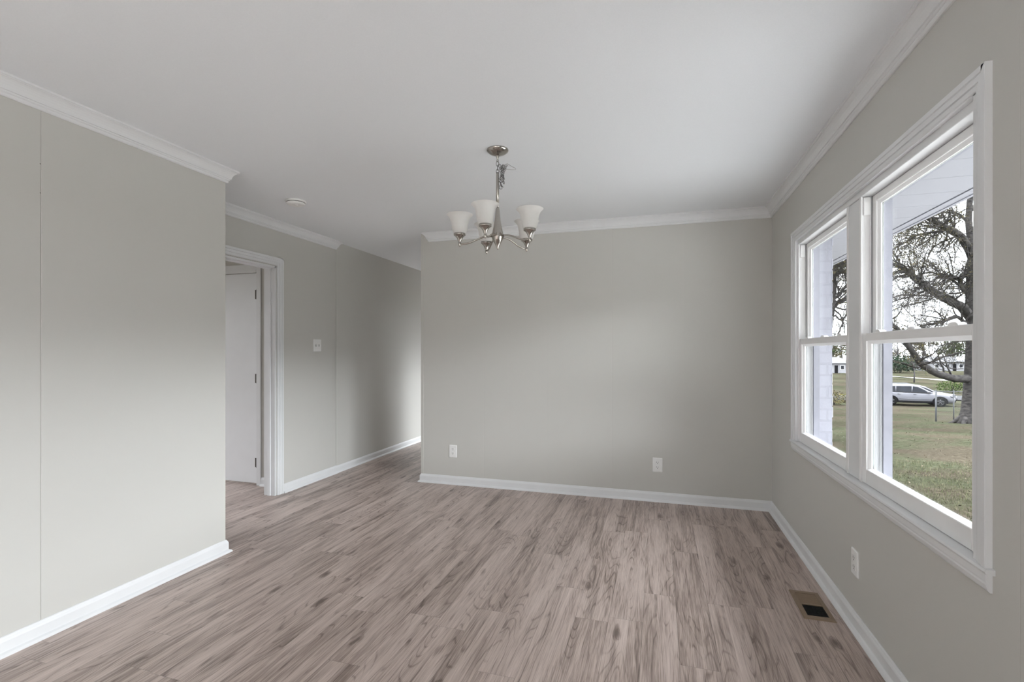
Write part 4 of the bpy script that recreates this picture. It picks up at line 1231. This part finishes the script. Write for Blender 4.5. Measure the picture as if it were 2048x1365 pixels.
p2 = mid + d * 1.2 + nrm * 3.1
p2.z = ground_z(p2.x, p2.y)
c2 = dup(suv, p2, (0, 0, ang + .05), 'pale car mostly hidden behind the silver white SUV')
c2.scale = (.94, .94, .80)

# ---- shrubs, hedges and the far treeline
def shrub(name, label, cat, u, t, w, h, m, seed, leaves_n=500, size=.08, group=None, dz=0.0):
    rr = random.Random(seed)
    b0 = onground(u, t)
    th_ = thing(name, label, cat, b0, group=group)
    wd, lf = MB(), MB()
    for i in range(9):
        a = rr.uniform(0, 6.28)
        tip = Vector((math.cos(a) * w * .4 * rr.random(), math.sin(a) * w * .4 * rr.random(), h * rr.uniform(.6, .95)))
        wd.tube([b0 + Vector((0, 0, -.05)), b0 + tip * .5 + jitter(rr, .05), b0 + tip], [.03, .02, .008], 5, cap=False)
    for i in range(leaves_n):
        a, q = rr.uniform(0, 6.28), rr.random() ** .4
        zc = rr.uniform(-1, 1)
        s_ = math.sqrt(max(0, 1 - zc * zc))
        p = b0 + Vector((math.cos(a) * s_ * w / 2 * q, math.sin(a) * s_ * w / 2 * q, h * .52 + zc * h * .48 * q + dz)) + jitter(rr, .05)
        add_leaf(lf, p, rr, size * rr.uniform(.6, 1.3))
    wd.build('stems', M_bark, th_, origin=b0)
    l = lf.build('foliage', m, th_, origin=b0); l['kind'] = 'stuff'
    return th_
shrub('green_shrub', 'low green shrub beyond the parked cars just left of the big tree trunk', 'shrub', 1905, 46.5, 2.6, 1.15, M_leaf_green, 3, 900, .10)
shrub('bare_shrub', 'dark brown shrub on the lawn seen through the far window', 'shrub', 1668, 36.0, 2.2, 1.0, M_leaf, 4, 700, .10)
shrub('evergreen_shrub', 'wide dark evergreen bush across the road', 'shrub', 1800, 92, 8.0, 3.2, M_leaf_dark, 6, 2200, .28)

def far_tree(seed, h, leafy, m_leaf, size):
    rr = random.Random(seed)
    wd, lf = MB(), MB()
    top = Vector((rr.uniform(-.4, .4), rr.uniform(-.4, .4), h * .62))
    tk = MB().tube([(0, 0, -.3), (0.05, 0, h * .2), (top.x * .6, top.y * .6, h * .42), tuple(top)], [.24, .19, .14, .07], 8)
    for i in range(13):
        f = rr.uniform(.2, 1)
        p = Vector((top.x * f, top.y * f, top.z * f))
        a = rr.uniform(0, 6.28)
        grow(wd, lf, rr, p, (math.cos(a), math.sin(a), rr.uniform(.3, 1.1)), h * rr.uniform(.2, .3), .085 * (1.1 - .5 * f), 2, leafy, size, sides=(4, 3, 3), minr=.018)
    return tk, wd, lf
protos = []
kinds = [('bare grey tree in the far treeline across the road', .25, M_leaf, .22), ('olive-leaved tree in the far treeline across the road', .9, M_leaf, .28), ('greener tree in the far treeline across the road', .9, M_leaf_green, .26)]
spots = []
for row, (t, h0) in enumerate(((113, 9.5), (128, 11), (143, 12.5))):
    for i in range(7 - row):
        spots.append((1628 + (56 + 11 * row) * i + 19 * row, t + (i % 2) * 4, h0 + (i * 7 % 3) * .5, (i + row) % 3))
for i in range(9):
    spots.append((2075 + 74 * i, 112 + (i % 3) * 6 - i * 2.5, 9.5 + (i * 5 % 3) * .7, (i + 1) % 3))
rr = random.Random(77)
for i, (u, t, h, kd) in enumerate(spots):
    lab, lfy, ml, sz = kinds[kd]
    b0 = onground(u, t)
    if len([p for p in protos if p[0] == kd]) == 0:
        th_ = thing('distant_tree', lab, 'tree', b0, group='far treeline: ' + lab.split(' tree')[0])
        tk, wd, lf = far_tree(30 + kd, 10.0, lfy, ml, sz)
        tk.build('trunk', M_bark_far, th_); wd.build('branches', M_bark_far, th_)
        l = lf.build('leaves', ml, th_); l['kind'] = 'stuff'
        protos.append((kd, th_))
        th_.scale = (h / 10,) * 3
    else:
        src = [p for p in protos if p[0] == kd][0][1]
        c = dup(src, b0, (0, 0, rr.uniform(0, 6.28)), lab)
        c.scale = (h / 10 * rr.uniform(.9, 1.1), h / 10 * rr.uniform(.9, 1.1), h / 10)

# sapling and house across the road
sb = onground(1828, 62)
sap = thing('sapling', 'thin bare sapling standing beyond the parked car roof', 'tree', sb)
rr = random.Random(12)
MB().tube([sb + Vector((0, 0, -.1)), sb + Vector((.05, 0, 1.2)), sb + Vector((0, .05, 2.6))], [.09, .075, .06], 8).build('trunk', M_bark_far, sap, origin=sb)
wd, lf = MB(), MB()
for i in range(7):
    a = rr.uniform(0, 6.28)
    grow(wd, lf, rr, sb + Vector((0, .03, rr.uniform(1.6, 2.6))), (math.cos(a), math.sin(a), .9), 1.3, .035, 1, .5, .15, sides=(4, 3, 3), minr=.012)
wd.build('branches', M_bark_far, sap, origin=sb)
l = lf.build('leaves', M_leaf, sap, origin=sb); l['kind'] = 'stuff'

M_siding = noisy(mat('white_siding', (0.16, 0.16, 0.17), 0.8, 0, .02), 3, (0.16, 0.16, 0.17), (0.18, 0.18, 0.19))
hb = onground(1900, 100)
house = thing('white_house', 'white house partly hidden by the tree limbs across the road', 'house', hb, (0, 0, YAW))
MB().box(-5, 5, 0, 7, -.3, 2.7).build('wall', M_siding, house)
MB().prism([(-.5, 2.7), (7.5, 2.7), (3.5, 4.3)], 'x', -5.4, 5.4).build('roof', noisy(mat('pale_roof', (0.3, 0.3, 0.32), 0.8), 4, (0.03, 0.03, 0.034), (0.042, 0.042, 0.046)), house)
for x in (-3.4, -.8, 2.8):
    w_ = MB().box(x - .55, x + .55, -.06, .02, .9, 2.1, bev=.02).build('window', M_trim, house)
    MB().box(x - .45, x + .45, -.08, -.05, 1.0, 2.0).build('pane', M_carglass, w_)
MB().box(.7, 1.6, -.07, .02, 0, 2.1, bev=.02).build('door', M_clad, house)
house.scale = (.8, .8, .68)
hb2 = onground(1664, 90)
dup(house, hb2, (0, 0, YAW + .2), 'white house across the road seen through the far window')

# ---- leaf litter and grass blades on the near lawn
rr = random.Random(9)
lit, bl = MB(), MB()
for i in range(1500):
    t = 3 + 30 * rr.random() ** 1.5
    u = rr.uniform(1620, 2040)
    p = onground(u, t, .012)
    if p.x < 3.0: continue
    add_leaf(lit, p, rr, .032 * rr.uniform(.6, 1.3))
lo = lit.build('fallen_leaves', M_leaf_gold)
lo['kind'] = 'stuff'; tag(lo, 'pale and brown fallen leaves scattered over the lawn', 'fallen leaves')
for i in range(16000):
    t = 1.9 + 9 * rr.random() ** 1.3
    u = rr.uniform(1620, 2060)
    p = onground(u, t, -.01)
    if p.x < XB + .05: continue
    a = rr.uniform(0, 6.28); h = rr.uniform(.03, .08) * (1.5 if rr.random() < .05 else 1)
    s_ = Vector((math.cos(a), math.sin(a), 0)) * .0035
    le = Vector((rr.uniform(-1, 1), rr.uniform(-1, 1), 0)) * h * .7
    bl.add([p - s_, p + s_, p + le * .4 + s_ * .7 + Vector((0, 0, h * .6)), p + le * .4 - s_ * .7 + Vector((0, 0, h * .6)), p + le + Vector((0, 0, h))], [(0, 1, 2, 3), (3, 2, 4)])
go = bl.build('grass_blades', M_straw)
go['kind'] = 'stuff'; tag(go, 'short dry and green grass blades near the house wall', 'grass')
